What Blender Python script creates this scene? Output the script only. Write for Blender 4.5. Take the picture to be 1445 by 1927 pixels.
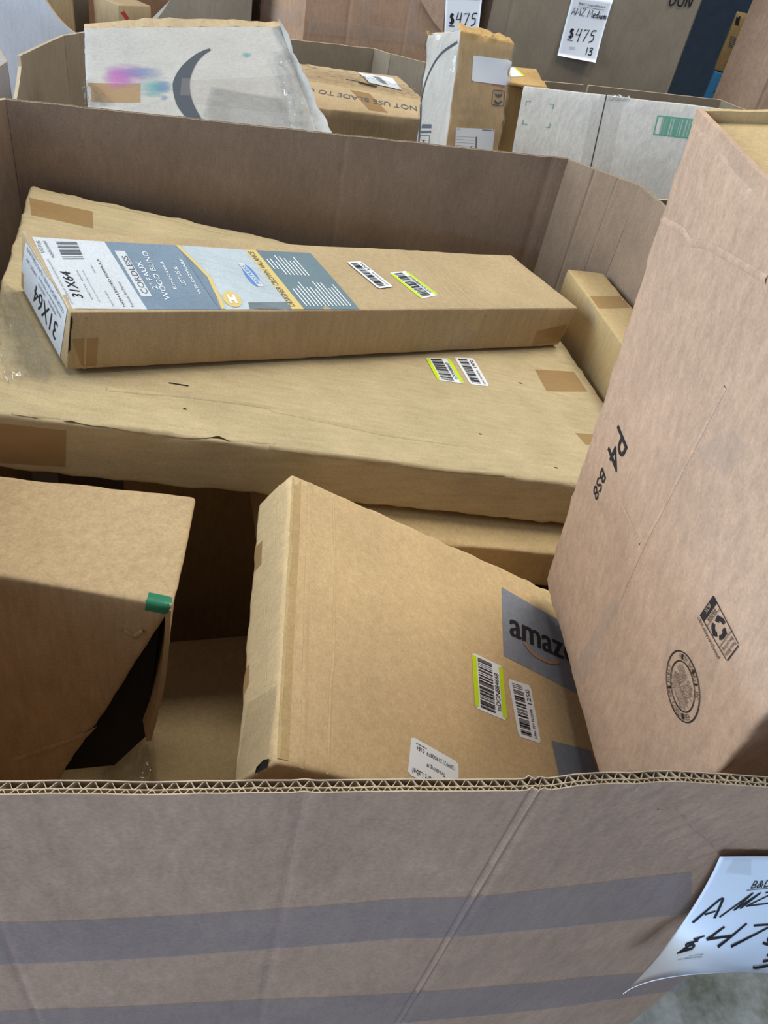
import bpy, bmesh, math, random
import numpy as np
from mathutils import Vector, Matrix, noise

for o in list(bpy.data.objects):
    bpy.data.objects.remove(o, do_unlink=True)
scene = bpy.context.scene
COL = scene.collection

# ------------------------------------------------------------------ camera
IW, IH, FPX = 1445., 1927., 1430.
CX, CY = IW / 2, IH / 2
RIM = 1.02                                   # height of the bulk bin's rim above the floor
CAM = np.array([0, 0, 1.39])                 # phone held above the bin's near side
_n = np.array([350 - CX, 2600 - CY, FPX]); _up = -_n / np.linalg.norm(_n)
_x = np.array([6200 - CX, 980 - CY, FPX]); _x = _x - _x.dot(_up) * _up; _x /= np.linalg.norm(_x)
MC = np.array([_x, np.cross(_up, _x), _up])  # camera axes (right, down, forward) -> world
cd = bpy.data.cameras.new('camera'); cam = bpy.data.objects.new('camera', cd); COL.objects.link(cam)
cd.sensor_fit = 'VERTICAL'; cd.sensor_height = 36; cd.lens = FPX / IH * 36; cd.clip_start = 0.01
r_, d_, f_ = MC[:, 0], MC[:, 1], MC[:, 2]
cam.matrix_world = Matrix(((r_[0], -d_[0], -f_[0], CAM[0]), (r_[1], -d_[1], -f_[1], CAM[1]),
                           (r_[2], -d_[2], -f_[2], CAM[2]), (0, 0, 0, 1)))
scene.camera = cam

# ------------------------------------------------------------------ world, lights, exposure
scene.view_settings.view_transform = 'Standard'
scene.view_settings.look = 'None'
scene.view_settings.gamma = 1
scene.view_settings.use_curve_mapping = False
scene.view_settings.exposure = 0.0
w = bpy.data.worlds.new('hall_air'); scene.world = w; w.use_nodes = True
w.node_tree.nodes['Background'].inputs[0].default_value = (0.60, 0.77, 1.0, 1)
w.node_tree.nodes['Background'].inputs[1].default_value = 0.28


def area(name, loc, target, sx, sy, power, color):
    l = bpy.data.lights.new(name, 'AREA'); l.shape = 'RECTANGLE'; l.size = sx; l.size_y = sy
    l.energy = power; l.color = color
    o = bpy.data.objects.new(name, l); COL.objects.link(o); o.location = loc
    o.rotation_euler = (Vector(target) - Vector(loc)).to_track_quat('-Z', 'Y').to_euler()
    return o


area('ceiling_lamp_near', (0.25, 1.15, 4.6), (0.25, 1.1, 0.8), 1.3, 0.5, 46, (1.0, 0.98, 0.90))
area('ceiling_lamp_row', (2.2, 2.1, 4.3), (0.5, 0.9, 0.8), 2.0, 1.2, 112, (1.0, 0.98, 0.90))
area('dock_door_daylight', (-4.8, 1.2, 2.6), (0.2, 1.0, 0.8), 3.4, 3.2, 400, (0.76, 0.89, 1.0))
area('front_door_daylight', (-2.6, -3.8, 1.1), (0.3, 0.2, 0.5), 2.6, 2.0, 180, (0.46, 0.66, 1.0))


# ------------------------------------------------------------------ pixel <-> world
def ray(u, v):
    d = MC @ np.array([u - CX, v - CY, FPX]); return d / np.linalg.norm(d)


def atz(u, v, z):
    d = ray(u, v); return CAM + d * (z - CAM[2]) / d[2]


def aty(u, v, y):
    d = ray(u, v); return CAM + d * (y / d[1])


def onplane(u, v, p, n):
    d = ray(u, v); n = np.array(n, float); return CAM + d * (np.dot(np.array(p) - CAM, n) / d.dot(n))


def proj(P):
    c = (np.asarray(P, float) - CAM) @ MC
    return np.array([CX + FPX * c[0] / c[2], CY + FPX * c[1] / c[2]])


def rotv(r):
    r = np.array(r, float); t = np.linalg.norm(r)
    if t < 1e-9: return np.eye(3)
    k = r / t; K = np.array([[0, -k[2], k[1]], [k[2], 0, -k[0]], [-k[1], k[0], 0]])
    return np.eye(3) + math.sin(t) * K + (1 - math.cos(t)) * K @ K


# ------------------------------------------------------------------ objects
def tag(o, label=None, cat=None, group=None, kind=None):
    if label: o['label'] = label
    if cat: o['category'] = cat
    if group: o['group'] = group
    if kind: o['kind'] = kind
    return o


def thing(name, loc, label, cat, group=None):
    o = bpy.data.objects.new(name, None); COL.objects.link(o); o.location = loc
    o.empty_display_size = 0.05
    o['origin'] = [float(x) for x in loc]
    return tag(o, label, cat, group)


def rootof(p):
    while p.parent: p = p.parent
    return p


def obj(name, verts, faces, mat, parent=None, smooth=False, label=None):
    me = bpy.data.meshes.new(name)
    base = np.array(rootof(parent)['origin']) if parent is not None and 'origin' in rootof(parent) else np.zeros(3)
    me.from_pydata([tuple(np.asarray(v, float) - base) for v in verts], [], faces)
    me.validate(); me.update()
    if smooth:
        for p in me.polygons: p.use_smooth = True
    me.materials.append(mat)
    o = bpy.data.objects.new(name, me); COL.objects.link(o)
    if parent is not None: o.parent = parent
    if label: o['label'] = label
    return o


# ------------------------------------------------------------------ materials
MATS = {}


def base_mat(name, color, rough=.6, spec=.4):
    m = bpy.data.materials.new(name); m.use_nodes = True
    b = m.node_tree.nodes['Principled BSDF']
    b.inputs['Base Color'].default_value = (*color, 1); b.inputs['Roughness'].default_value = rough
    b.inputs['Specular IOR Level'].default_value = spec
    MATS[name] = m
    return m, m.node_tree, b


def srgb(r, g, b):
    f = lambda c: (c / 255 / 12.92) if c / 255 <= .04045 else ((c / 255 + .055) / 1.055) ** 2.4
    return (f(r), f(g), f(b))


def kraft(name, rgb, mott=.16, speck=.16, streak=.08, stretch=(1, 1, 6), rough=.78, bump=.12, spec=.25):
    col = tuple(.82 * c for c in srgb(*rgb))
    m, nt, b = base_mat(name, col, rough, spec)
    N, L = nt.nodes.new, nt.links.new
    tc = N('ShaderNodeTexCoord'); oi = N('ShaderNodeObjectInfo')
    add = N('ShaderNodeVectorMath'); add.operation = 'MULTIPLY_ADD'
    cmb = N('ShaderNodeCombineXYZ')
    L(oi.outputs['Random'], cmb.inputs[0]); L(oi.outputs['Random'], cmb.inputs[1]); L(oi.outputs['Random'], cmb.inputs[2])
    L(cmb.outputs[0], add.inputs[0]); add.inputs[1].default_value = (13, 7, 5); L(tc.outputs['Object'], add.inputs[2])
    n1 = N('ShaderNodeTexNoise'); n1.inputs['Scale'].default_value = 11; n1.inputs['Detail'].default_value = 5
    L(add.outputs[0], n1.inputs['Vector'])
    mp = N('ShaderNodeMapping'); mp.inputs['Scale'].default_value = (1 / stretch[0], 1 / stretch[1], 1 / stretch[2])
    L(add.outputs[0], mp.inputs['Vector'])
    n2 = N('ShaderNodeTexNoise'); n2.inputs['Scale'].default_value = 120; n2.inputs['Detail'].default_value = 4
    n2.inputs['Roughness'].default_value = .65
    L(mp.outputs[0], n2.inputs['Vector'])
    n3 = N('ShaderNodeTexNoise'); n3.inputs['Scale'].default_value = 380; n3.inputs['Detail'].default_value = 2
    L(add.outputs[0], n3.inputs['Vector'])
    def rng(node, a, bb):
        r = N('ShaderNodeMapRange'); r.inputs['From Min'].default_value = .3; r.inputs['From Max'].default_value = .7
        r.inputs['To Min'].default_value = a; r.inputs['To Max'].default_value = bb
        L(node.outputs[0], r.inputs['Value']); return r
    a1 = rng(n1, 1 - mott, 1 + mott * .7); a2 = rng(n2, 1 - speck, 1 + speck); a3 = rng(n3, 1 - streak, 1 + streak)
    m1 = N('ShaderNodeMath'); m1.operation = 'MULTIPLY'; L(a1.outputs[0], m1.inputs[0]); L(a2.outputs[0], m1.inputs[1])
    m2 = N('ShaderNodeMath'); m2.operation = 'MULTIPLY'; L(m1.outputs[0], m2.inputs[0]); L(a3.outputs[0], m2.inputs[1])
    vs = N('ShaderNodeVectorMath'); vs.operation = 'SCALE'; vs.inputs[0].default_value = col
    L(m2.outputs[0], vs.inputs['Scale']); L(vs.outputs[0], b.inputs['Base Color'])
    bp = N('ShaderNodeBump'); bp.inputs['Strength'].default_value = bump; bp.inputs['Distance'].default_value = .001
    L(n2.outputs[0], bp.inputs['Height']); L(bp.outputs[0], b.inputs['Normal'])
    return m


K_FLAT = kraft('kraft_pale', (208, 186, 144), stretch=(6, 1, 1), mott=.1, speck=.1)
K_BLIND = kraft('kraft_blind_box', (200, 174, 134), mott=.08, speck=.08)
K_AMZ = kraft('kraft_golden', (228, 197, 149), mott=.07, speck=.09)
K_P4 = kraft('kraft_rosy', (200, 165, 138), mott=.10, speck=.13, stretch=(1, 1, 2.2))
K_LEFT = kraft('kraft_tan', (206, 176, 134), mott=.08, speck=.12)
K_SMALL = kraft('kraft_straw', (208, 178, 128), mott=.07, speck=.08)
K_DEEP = kraft('kraft_deep', (205, 178, 130), mott=.07, speck=.08)
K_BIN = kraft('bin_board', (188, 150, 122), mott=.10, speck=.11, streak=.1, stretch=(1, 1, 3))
K_BINI = kraft('bin_board_inside_shaded', (160, 136, 114), mott=.10, speck=.10, streak=.1, stretch=(1, 1, 3))  # darker than the outer board: the bin's inner shade put into the colour
K_BINB = kraft('bin_board_grey', (160, 144, 124), mott=.08, speck=.08, stretch=(1, 1, 4))
K_SMILE = kraft('kraft_whitish', (188, 182, 174), mott=.08, speck=.08)
K_BLADE = kraft('kraft_box_sand', (206, 178, 138), mott=.1, speck=.1)
K_CE = kraft('kraft_worn', (206, 166, 108), mott=.16, speck=.12)
K_CEW = kraft('wrapped_pale_side', (216, 204, 190), mott=.12, speck=.08)
K_GREY = kraft('grey_board', (210, 202, 192), mott=.06, speck=.14)
K_FLUTE = kraft('flute_paper', (204, 182, 152), mott=.06, speck=.06, bump=.05)
K_LAV = kraft('pale_daylit_board', (180, 176, 180), mott=.06, speck=.06)  # bluish side daylight put into the board colour


def flat(name, rgb, rough=.6, spec=.3):
    return base_mat(name, srgb(*rgb), rough, spec)[0]


INK = flat('black_ink', (38, 36, 38), .7)
INK_GREY = flat('grey_ink', (92, 96, 104), .7)
INK_SMILE = flat('slate_ink', (74, 77, 82), .7)
INK_GREEN = flat('green_ink', (82, 148, 124), .7)
INK_BLUE = flat('blue_ink', (96, 140, 200), .6)
INK_WHITE = flat('white_ink', (240, 244, 246), .6)
PAPER = flat('white_paper', (236, 238, 242), .5, .4)
LABEL = flat('white_label', (238, 240, 242), .4, .5)
LIME = flat('lime_stripe', (205, 232, 20), .4)
GREEN_TAPE = flat('green_tape', (46, 122, 88), .3, .5)
GREYTAPE = kraft('grey_paper_tape', (148, 154, 166), mott=.06, speck=.1, spec=.4, rough=.5)
ORANGE_INK = flat('orange_smile_ink', (178, 136, 108), .6)
LAB_WHITE = kraft('label_white_marbled', (226, 230, 234), mott=.05, speck=.02, bump=0)
LAB_BLUE = kraft('label_slate_blue', (142, 160, 178), mott=.12, speck=.04, bump=0, rough=.35, spec=.5)
LAB_WOOD = kraft('label_pale_wood', (214, 224, 230), mott=.14, speck=.08, bump=0, stretch=(8, 1, 1), rough=.35, spec=.5)
LAB_GREYW = kraft('label_grey_wood', (136, 146, 150), mott=.2, speck=.1, bump=0, stretch=(8, 1, 1), rough=.35)
LAB_TEAL = kraft('label_grey_teal', (130, 150, 158), mott=.06, speck=.03, bump=0, rough=.35, spec=.5)
GOLD = flat('gold_print', (222, 196, 126), .45)
REDINK = flat('red_print', (190, 62, 60), .6)
CYANBOX = flat('cyan_print', (88, 170, 226), .5)
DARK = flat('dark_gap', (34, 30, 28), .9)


def tape_mat(name, rgb, alpha, rough=.22, spec=.5, bump=.15, scale=60):
    m, nt, b = base_mat(name, srgb(*rgb), rough, spec)
    b.inputs['Alpha'].default_value = alpha
    N, L = nt.nodes.new, nt.links.new
    tc = N('ShaderNodeTexCoord'); n = N('ShaderNodeTexNoise'); n.inputs['Scale'].default_value = scale
    n.inputs['Detail'].default_value = 3
    L(tc.outputs['Object'], n.inputs['Vector'])
    bp = N('ShaderNodeBump'); bp.inputs['Strength'].default_value = bump; bp.inputs['Distance'].default_value = .003
    L(n.outputs[0], bp.inputs['Height']); L(bp.outputs[0], b.inputs['Normal'])
    return m


TAPE = tape_mat('tan_packing_tape', (176, 138, 88), .6)
TAPE_CLEAR = tape_mat('clear_tape', (190, 180, 170), .16, .2)
TAPE_BAND = tape_mat('clear_tape_band', (124, 126, 140), .27, .3, .5, .1, 25)


def film_mat(name, rough, haze, scale, bump):
    m = bpy.data.materials.new(name); m.use_nodes = True; nt = m.node_tree; nt.nodes.clear()
    N, L = nt.nodes.new, nt.links.new
    out = N('ShaderNodeOutputMaterial'); mix = N('ShaderNodeMixShader'); tr = N('ShaderNodeBsdfTransparent'); gl = N('ShaderNodeBsdfGlossy')
    tr.inputs[0].default_value = (.96, .97, .98, 1); gl.inputs['Roughness'].default_value = rough
    lw = N('ShaderNodeFresnel'); lw.inputs['IOR'].default_value = 1.5
    tc = N('ShaderNodeTexCoord'); n = N('ShaderNodeTexNoise'); n.inputs['Scale'].default_value = scale; n.inputs['Detail'].default_value = 3
    bp = N('ShaderNodeBump'); bp.inputs['Strength'].default_value = bump; bp.inputs['Distance'].default_value = .006
    L(tc.outputs['Object'], n.inputs['Vector']); L(n.outputs[0], bp.inputs['Height'])
    L(bp.outputs[0], gl.inputs['Normal'])
    a = N('ShaderNodeMath'); a.operation = 'MULTIPLY_ADD'; a.inputs[1].default_value = .4; a.inputs[2].default_value = haze
    L(lw.outputs[0], a.inputs[0]); L(a.outputs[0], mix.inputs[0]); L(tr.outputs[0], mix.inputs[1]); L(gl.outputs[0], mix.inputs[2])
    L(mix.outputs[0], out.inputs[0])
    return m


FILM = film_mat('crumpled_clear_film', .14, .07, 34, 1.0)
FILM2 = film_mat('shiny_shrink_film', .16, .02, 26, .9)


def stain_mat(name, rgb, seed):
    m, nt, b = base_mat(name, srgb(*rgb), .7, .2)
    N, L = nt.nodes.new, nt.links.new
    tc = N('ShaderNodeTexCoord'); mp = N('ShaderNodeMapping'); mp.inputs['Location'].default_value = (seed, seed, 0)
    mp.inputs['Scale'].default_value = (.35, 1, 1)
    L(tc.outputs['Object'], mp.inputs['Vector'])
    n = N('ShaderNodeTexNoise'); n.inputs['Scale'].default_value = 60; n.inputs['Detail'].default_value = 4
    L(mp.outputs[0], n.inputs['Vector'])
    at = N('ShaderNodeAttribute'); at.attribute_name = 'fade'
    ad = N('ShaderNodeMath'); ad.operation = 'ADD'; L(n.outputs[0], ad.inputs[0]); L(at.outputs['Fac'], ad.inputs[1])
    r = N('ShaderNodeMapRange'); r.inputs['From Min'].default_value = .55; r.inputs['From Max'].default_value = 1.5
    r.inputs['To Max'].default_value = .7
    L(ad.outputs[0], r.inputs['Value']); L(r.outputs[0], b.inputs['Alpha'])
    return m


STAIN_P = stain_mat('purple_dye', (176, 118, 178), 3)
STAIN_M = stain_mat('magenta_dye', (200, 120, 180), 7)
STAIN_T = stain_mat('teal_dye', (96, 160, 160), 11)
STAIN_B = stain_mat('blue_grey_dye', (130, 140, 176), 17)


# ------------------------------------------------------------------ cartons
def nz(p, s, f):
    return noise.noise(Vector((p[0] * f + s, p[1] * f + s * 1.7, p[2] * f - s)))


class Surf:
    """a flat sheet in the scene: f(s, t, offset) -> world point; s to the right, t up as the print reads"""
    def __init__(self, f): self.f = f
    def at(self, s, t, off=0.): return self.f(s, t, off)
    def find(self, u, v):
        a, b = .5, .5
        for _ in range(25):
            p = proj(self.at(a, b)); e = 1e-4
            J = np.array([(proj(self.at(a + e, b)) - p) / e, (proj(self.at(a, b + e)) - p) / e]).T
            st = np.linalg.lstsq(J, np.array([u, v]) - p, rcond=None)[0]
            st = np.clip(st, -.6, .6); a += st[0]; b += st[1]
            if abs(st).max() < 1e-5: break
        return a, b


class Carton:
    def __init__(self, name, label, mat, corners, r=.004, amp=.0012, freq=7., seed=1, cat='box', group=None, n=22, facemats=None, body='body', wear=.0012):
        # corners: array [2][2][2][3] indexed by local x, y, z
        self.c = np.array(corners, float).reshape(2, 2, 2, 3)
        c = self.c
        self.L = np.array([np.linalg.norm((c[1] - c[0]).reshape(-1, 3), axis=1).mean(),
                           np.linalg.norm((c[:, 1] - c[:, 0]).reshape(-1, 3), axis=1).mean(),
                           np.linalg.norm((c[:, :, 1] - c[:, :, 0]).reshape(-1, 3), axis=1).mean()])
        self.r, self.amp, self.freq, self.seed, self.wear = r, amp, freq, seed, wear
        base = c[:, :, 0].reshape(-1, 3).mean(0)
        self.root = thing(name, base, label, cat, group)
        self.body = self.build(body, mat, n, facemats)

    def T(self, p):
        q = p / self.L; x, y, z = q; c = self.c
        return ((c[0, 0, 0] * (1 - x) + c[1, 0, 0] * x) * (1 - y) + (c[0, 1, 0] * (1 - x) + c[1, 1, 0] * x) * y) * (1 - z) + \
               ((c[0, 0, 1] * (1 - x) + c[1, 0, 1] * x) * (1 - y) + (c[0, 1, 1] * (1 - x) + c[1, 1, 1] * x) * y) * z

    def S(self, p, off=0.):
        p = np.asarray(p, float); r = self.r
        inner = np.minimum(np.maximum(p, r), self.L - r)
        d = p - inner; l = np.linalg.norm(d)
        n = d / l if l > 1e-9 else np.array([0, 0, 1.])
        q = inner + n * (r + off)
        w0 = self.T(q); nw = self.T(q + n * .001) - w0; nw /= np.linalg.norm(nw)
        k = self.amp * nz(w0, self.seed, self.freq) * 1.5
        if (abs(d) > 1e-6).sum() >= 2: k += self.wear * nz(w0, self.seed + 9, 55)
        return w0 + nw * k

    def build(self, name, mat, n, facemats):
        r = self.r; L = self.L; verts = []; idx = {}; faces = []; fm = []
        def lines(l):
            m = max(2, int(n * l / L.max()) + 1)
            return [0, r * .45, r] + [r + (l - 2 * r) * i / m for i in range(1, m)] + [l - r, l - r * .45, l]
        ls = [lines(l) for l in L]
        def vid(p):
            k = tuple(np.round(p, 6))
            if k not in idx: idx[k] = len(verts); verts.append(self.S(p))
            return idx[k]
        for ax in range(3):
            a, b = [i for i in range(3) if i != ax]
            for side in (0, 1):
                for i in range(len(ls[a]) - 1):
                    for j in range(len(ls[b]) - 1):
                        f = []
                        for di, dj in ((0, 0), (1, 0), (1, 1), (0, 1)):
                            p = np.zeros(3); p[ax] = L[ax] * side; p[a] = ls[a][i + di]; p[b] = ls[b][j + dj]
                            f.append(vid(p))
                        flip = (side == 1) != (ax == 1)
                        faces.append(f if flip else f[::-1]); fm.append((ax, side))
        o = obj(name, verts, faces, mat, self.root, smooth=True)
        if facemats:
            for k, m in facemats.items():
                o.data.materials.append(m); mi = len(o.data.materials) - 1
                for pi, poly in enumerate(o.data.polygons):
                    if fm[pi] == k: poly.material_index = mi
        return o

    def fp(self, face, a, b):
        ax, side = face; i, j = [k for k in range(3) if k != ax]
        p = np.zeros(3); p[ax] = self.L[ax] * side; p[i] = a; p[j] = b; return p

    def px(self, face, u, v):
        ax, side = face; i, j = [k for k in range(3) if k != ax]
        a, b = self.L[i] / 2, self.L[j] / 2
        for _ in range(40):
            e = 1e-5
            p = proj(self.T(self.fp(face, a, b)))
            J = np.array([(proj(self.T(self.fp(face, a + e, b))) - p) / e, (proj(self.T(self.fp(face, a, b + e))) - p) / e]).T
            st = np.linalg.lstsq(J, np.array([u, v]) - p, rcond=None)[0]
            st = np.clip(st, -.12, .12); a += st[0]; b += st[1]
            if abs(st).max() < 1e-7: break
        return a, b

    def surf(self, face, BL, BR, TR, TL):
        q = [np.array(self.px(face, *p)) for p in (BL, BR, TR, TL)]
        def f(s, t, off):
            ab = q[0] * (1 - s) * (1 - t) + q[1] * s * (1 - t) + q[2] * s * t + q[3] * (1 - s) * t
            return self.S(self.fp(face, *ab), off)
        return Surf(f)

    def para(self, face, BL, BR, TL):
        """like surf, a true parallelogram on the face"""
        q = [np.array(self.px(face, *p)) for p in (BL, BR, TL)]
        def f(s, t, off):
            return self.S(self.fp(face, *(q[0] + (q[1] - q[0]) * s + (q[2] - q[0]) * t)), off)
        return Surf(f)


def cuboid(q):
    """corner, rotation vector, sizes -> corner array"""
    p = np.array(q[:3]); R = rotv(q[3:6]); s = np.array(q[6:9])
    return np.array([[[p + R @ (np.array([i, j, k]) * s) for k in (0, 1)] for j in (0, 1)] for i in (0, 1)])


def orient(verts, f):
    return f


# ------------------------------------------------------------------ print, labels, tape on a Surf
def patch(name, S, mat, parent, off=.0004, rect=(0, 0, 1, 1), nx=8, ny=8, cut=0., label=None, smooth=True):
    s0, t0, s1, t1 = rect
    def ln(a, b, n):
        l = [a + (b - a) * i / n for i in range(n + 1)]
        if cut: l[1:1] = [a + (b - a) * cut * .5]; l[-1:-1] = [b - (b - a) * cut * .5]
        return l
    xs, ys = ln(s0, s1, nx), ln(t0, t1, ny)
    vs = [S.at(x, y, off) for y in ys for x in xs]; W = len(xs); fs = []
    for j in range(len(ys) - 1):
        for i in range(W - 1):
            q = [j * W + i, j * W + i + 1, (j + 1) * W + i + 1, (j + 1) * W + i]
            if cut:
                cx = 0 if i == 0 else (1 if i == W - 2 else -1); cy = 0 if j == 0 else (1 if j == len(ys) - 2 else -1)
                if cx >= 0 and cy >= 0:
                    drop = {(0, 0): 0, (1, 0): 1, (1, 1): 2, (0, 1): 3}[(cx, cy)]
                    q = q[:drop] + q[drop + 1:]
            fs.append(q)
    return obj(name, vs, fs, mat, parent, smooth=smooth, label=label)


_tc = {}


def glyphs(s):
    if s not in _tc:
        cu = bpy.data.curves.new('t', 'FONT'); cu.body = s; cu.resolution_u = 3
        ob = bpy.data.objects.new('t', cu); COL.objects.link(ob)
        me = bpy.data.meshes.new_from_object(ob)
        v = np.array([x.co[:2] for x in me.vertices]); f = [list(p.vertices) for p in me.polygons]
        bpy.data.objects.remove(ob); bpy.data.curves.remove(cu); bpy.data.meshes.remove(me)
        lo, hi = v.min(0), v.max(0)
        _tc[s] = ((v - lo) / (hi - lo), f)
    return _tc[s]


def text(name, S, s, mat, parent, rect=(0, 0, 1, 1), off=.0009, slant=0., label=None):
    v, f = glyphs(s); s0, t0, s1, t1 = rect
    vs = [S.at(s0 + (s1 - s0) * (a + slant * b), t0 + (t1 - t0) * b, off) for a, b in v]
    return obj(name, vs, f, mat, parent, label=label)


def texts(name, S, items, mat, parent, off=.0009, label=None):
    V = []; F = []
    for s, rect in items:
        v, f = glyphs(s); s0, t0, s1, t1 = rect; k = len(V)
        V += [S.at(s0 + (s1 - s0) * a, t0 + (t1 - t0) * b, off) for a, b in v]; F += [[i + k for i in x] for x in f]
    return obj(name, V, F, mat, parent, label=label)


def rects(name, S, rs, mat, parent, off=.0009, nseg=3, label=None):
    V = []; F = []
    for s0, t0, s1, t1 in rs:
        n = nseg; k = len(V)
        for i in range(n + 1):
            for j in range(n + 1): V.append(S.at(s0 + (s1 - s0) * i / n, t0 + (t1 - t0) * j / n, off))
        for i in range(n):
            for j in range(n):
                a = k + i * (n + 1) + j; F.append([a, a + n + 1, a + n + 2, a + 1])
    return obj(name, V, F, mat, parent, label=label)


def barcode(S, parent, rect, n=26, seed=1, mat=None, off=.0009, name='barcode'):
    rd = random.Random(seed); s0, t0, s1, t1 = rect; ws = [rd.choice((1, 1, 2, 3)) for _ in range(2 * n - 1)]
    tot = sum(ws); x = 0; rs = []
    for i, w_ in enumerate(ws):
        if i % 2 == 0: rs.append((s0 + (s1 - s0) * x / tot, t0, s0 + (s1 - s0) * (x + w_) / tot, t1))
        x += w_
    return rects(name, S, rs, mat or INK, parent, off, nseg=1)


def ribbon(name, S, lines, width, mat, parent, off=.0009, label=None):
    """pen strokes: lists of (s, t) points, width in metres"""
    V = []; F = []
    for ln in lines:
        P = [S.at(a, b, off) for a, b in ln]
        nrm = [np.cross(S.at(a + .001, b, off) - S.at(a, b, off), S.at(a, b + .001, off) - S.at(a, b, off)) for a, b in ln]
        k = len(V)
        for i, p in enumerate(P):
            d = P[min(i + 1, len(P) - 1)] - P[max(i - 1, 0)]
            sd = np.cross(nrm[i], d); sd = sd / (np.linalg.norm(sd) + 1e-12) * width / 2
            V += [p - sd, p + sd]
        for i in range(len(P) - 1): F.append([k + 2 * i, k + 2 * i + 2, k + 2 * i + 3, k + 2 * i + 1])
    return obj(name, V, F, mat, parent, label=label)


def smooth_line(pts, n=8):
    pts = [np.array(p, float) for p in pts]
    if len(pts) < 3: return [tuple(p) for p in pts]
    out = []
    for i in range(len(pts) - 1):
        p0 = pts[max(i - 1, 0)]; p1 = pts[i]; p2 = pts[i + 1]; p3 = pts[min(i + 2, len(pts) - 1)]
        for k in range(n):
            t = k / n
            out.append(tuple(.5 * (2 * p1 + (p2 - p0) * t + (2 * p0 - 5 * p1 + 4 * p2 - p3) * t * t + (3 * p1 - p0 - 3 * p2 + p3) * t ** 3)))
    out.append(tuple(pts[-1])); return out


HAND = {  # pen strokes of a hand lettered sign, unit height
    'A': (.75, [[(0, 0), (.36, 1), (.7, 0)], [(.1, .38), (.62, .36)]]),
    'M': (.95, [[(0, 0), (.12, .95), (.4, .25), (.72, 1), (.86, 0)]]),
    'Z': (.8, [[(.05, .95), (.65, 1), (.05, .02), (.75, .05)]]),
    'e': (.5, [[(.05, .28), (.38, .32), (.3, .52), (.08, .4), (.05, .1), (.25, 0), (.42, .1)]]),
    'd': (.5, [[(.36, .45), (.1, .42), (.06, .08), (.3, .06), (.38, .4), (.4, .95), (.42, 0)]]),
    'i': (.22, [[(.1, .45), (.12, 0)], [(.1, .66), (.12, .7)]]),
    'u': (.5, [[(.05, .45), (.08, .06), (.28, .04), (.36, .45), (.4, 0)]]),
    'm': (.7, [[(.04, .45), (.06, 0), (.08, .36), (.24, .44), (.3, 0), (.32, .34), (.5, .44), (.58, 0)]]),
    '$': (.7, [[(.5, .85), (.2, .9), (.12, .65), (.45, .48), (.5, .2), (.2, .08), (.05, .2)], [(.3, 1.02), (.28, -.04)]]),
    '4': (.72, [[(.2, 1), (.02, .45), (.55, .5)], [(.55, 1), (.4, -.1)]]),
    '7': (.7, [[(.02, .9), (.62, 1), (.2, 0)]]),
    '5': (.7, [[(.7, 1), (.25, .95), (.18, .6), (.5, .6), (.5, .2), (.1, .02)]]),
    '1': (.3, [[(.12, 1), (.1, 0)]]),
    '3': (.6, [[(.05, .9), (.4, 1), (.42, .7), (.15, .55), (.45, .4), (.4, .05), (.02, .05)]]),
    'D': (.75, [[(.1, 1), (.12, 0), (.5, .1), (.62, .55), (.45, .95), (.05, 1)]]),
    'O': (.75, [[(.35, 1), (.05, .6), (.15, .05), (.5, .05), (.6, .6), (.35, 1)]]),
    'N': (.75, [[(.05, 0), (.1, 1), (.5, .02), (.6, 1)]]),
    ' ': (.4, []),
}


def hand(name, S, s, width, mat, parent, rect=(0, 0, 1, 1), off=.0009):
    tot = sum(HAND[c][0] + .08 for c in s); x = 0; L = []; s0, t0, s1, t1 = rect
    for c in s:
        wd, st = HAND[c]
        for ln in st: L.append([(s0 + (s1 - s0) * (x + a) / tot, t0 + (t1 - t0) * b) for a, b in (smooth_line(ln, 4) if c in 'edu$53DOmN' else ln)])
        x += wd + .08
    return ribbon(name, S, L, width, mat, parent, off)

# ------------------------------------------------------------------ the hall
def concrete():
    m, nt, b = base_mat('worn_concrete', srgb(140, 146, 146), .65, .35)
    N, L = nt.nodes.new, nt.links.new
    tc = N('ShaderNodeTexCoord')
    n1 = N('ShaderNodeTexNoise'); n1.inputs['Scale'].default_value = 9; n1.inputs['Detail'].default_value = 8; n1.inputs['Roughness'].default_value = .7
    n2 = N('ShaderNodeTexNoise'); n2.inputs['Scale'].default_value = 70; n2.inputs['Detail'].default_value = 4
    L(tc.outputs['Object'], n1.inputs['Vector']); L(tc.outputs['Object'], n2.inputs['Vector'])
    r = N('ShaderNodeValToRGB'); r.color_ramp.elements[0].position = .36; r.color_ramp.elements[0].color = (*srgb(96, 100, 88), 1)
    r.color_ramp.elements[1].position = .62; r.color_ramp.elements[1].color = (*srgb(158, 164, 164), 1)
    L(n1.outputs[0], r.inputs[0])
    mx = N('ShaderNodeMix'); mx.data_type = 'RGBA'; mx.blend_type = 'MULTIPLY'; mx.inputs[0].default_value = .35
    L(r.outputs[0], mx.inputs[6]); L(n2.outputs[0], mx.inputs[7]); L(mx.outputs[2], b.inputs['Base Color'])
    return m


CONC = concrete()
WALLP = kraft('slate_painted_block', (84, 92, 104), mott=.1, speck=.1, bump=.1, stretch=(1, 1, 1))


def slab(name, x0, x1, y0, y1, z0, z1, mat, parent=None):
    v = [(x, y, z) for z in (z0, z1) for y in (y0, y1) for x in (x0, x1)]
    f = [(0, 2, 3, 1), (4, 5, 7, 6), (0, 1, 5, 4), (2, 6, 7, 3), (0, 4, 6, 2), (1, 3, 7, 5)]
    return obj(name, v, f, mat, parent)


tag(slab('floor', -7, 8, -4, 8.1, -.1, 0, CONC), kind='structure', label='worn grey concrete warehouse floor')
tag(slab('wall_back', -7, 8, 8, 8.2, 0, 5.2, WALLP), kind='structure', label='slate blue painted wall behind the bins')


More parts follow.
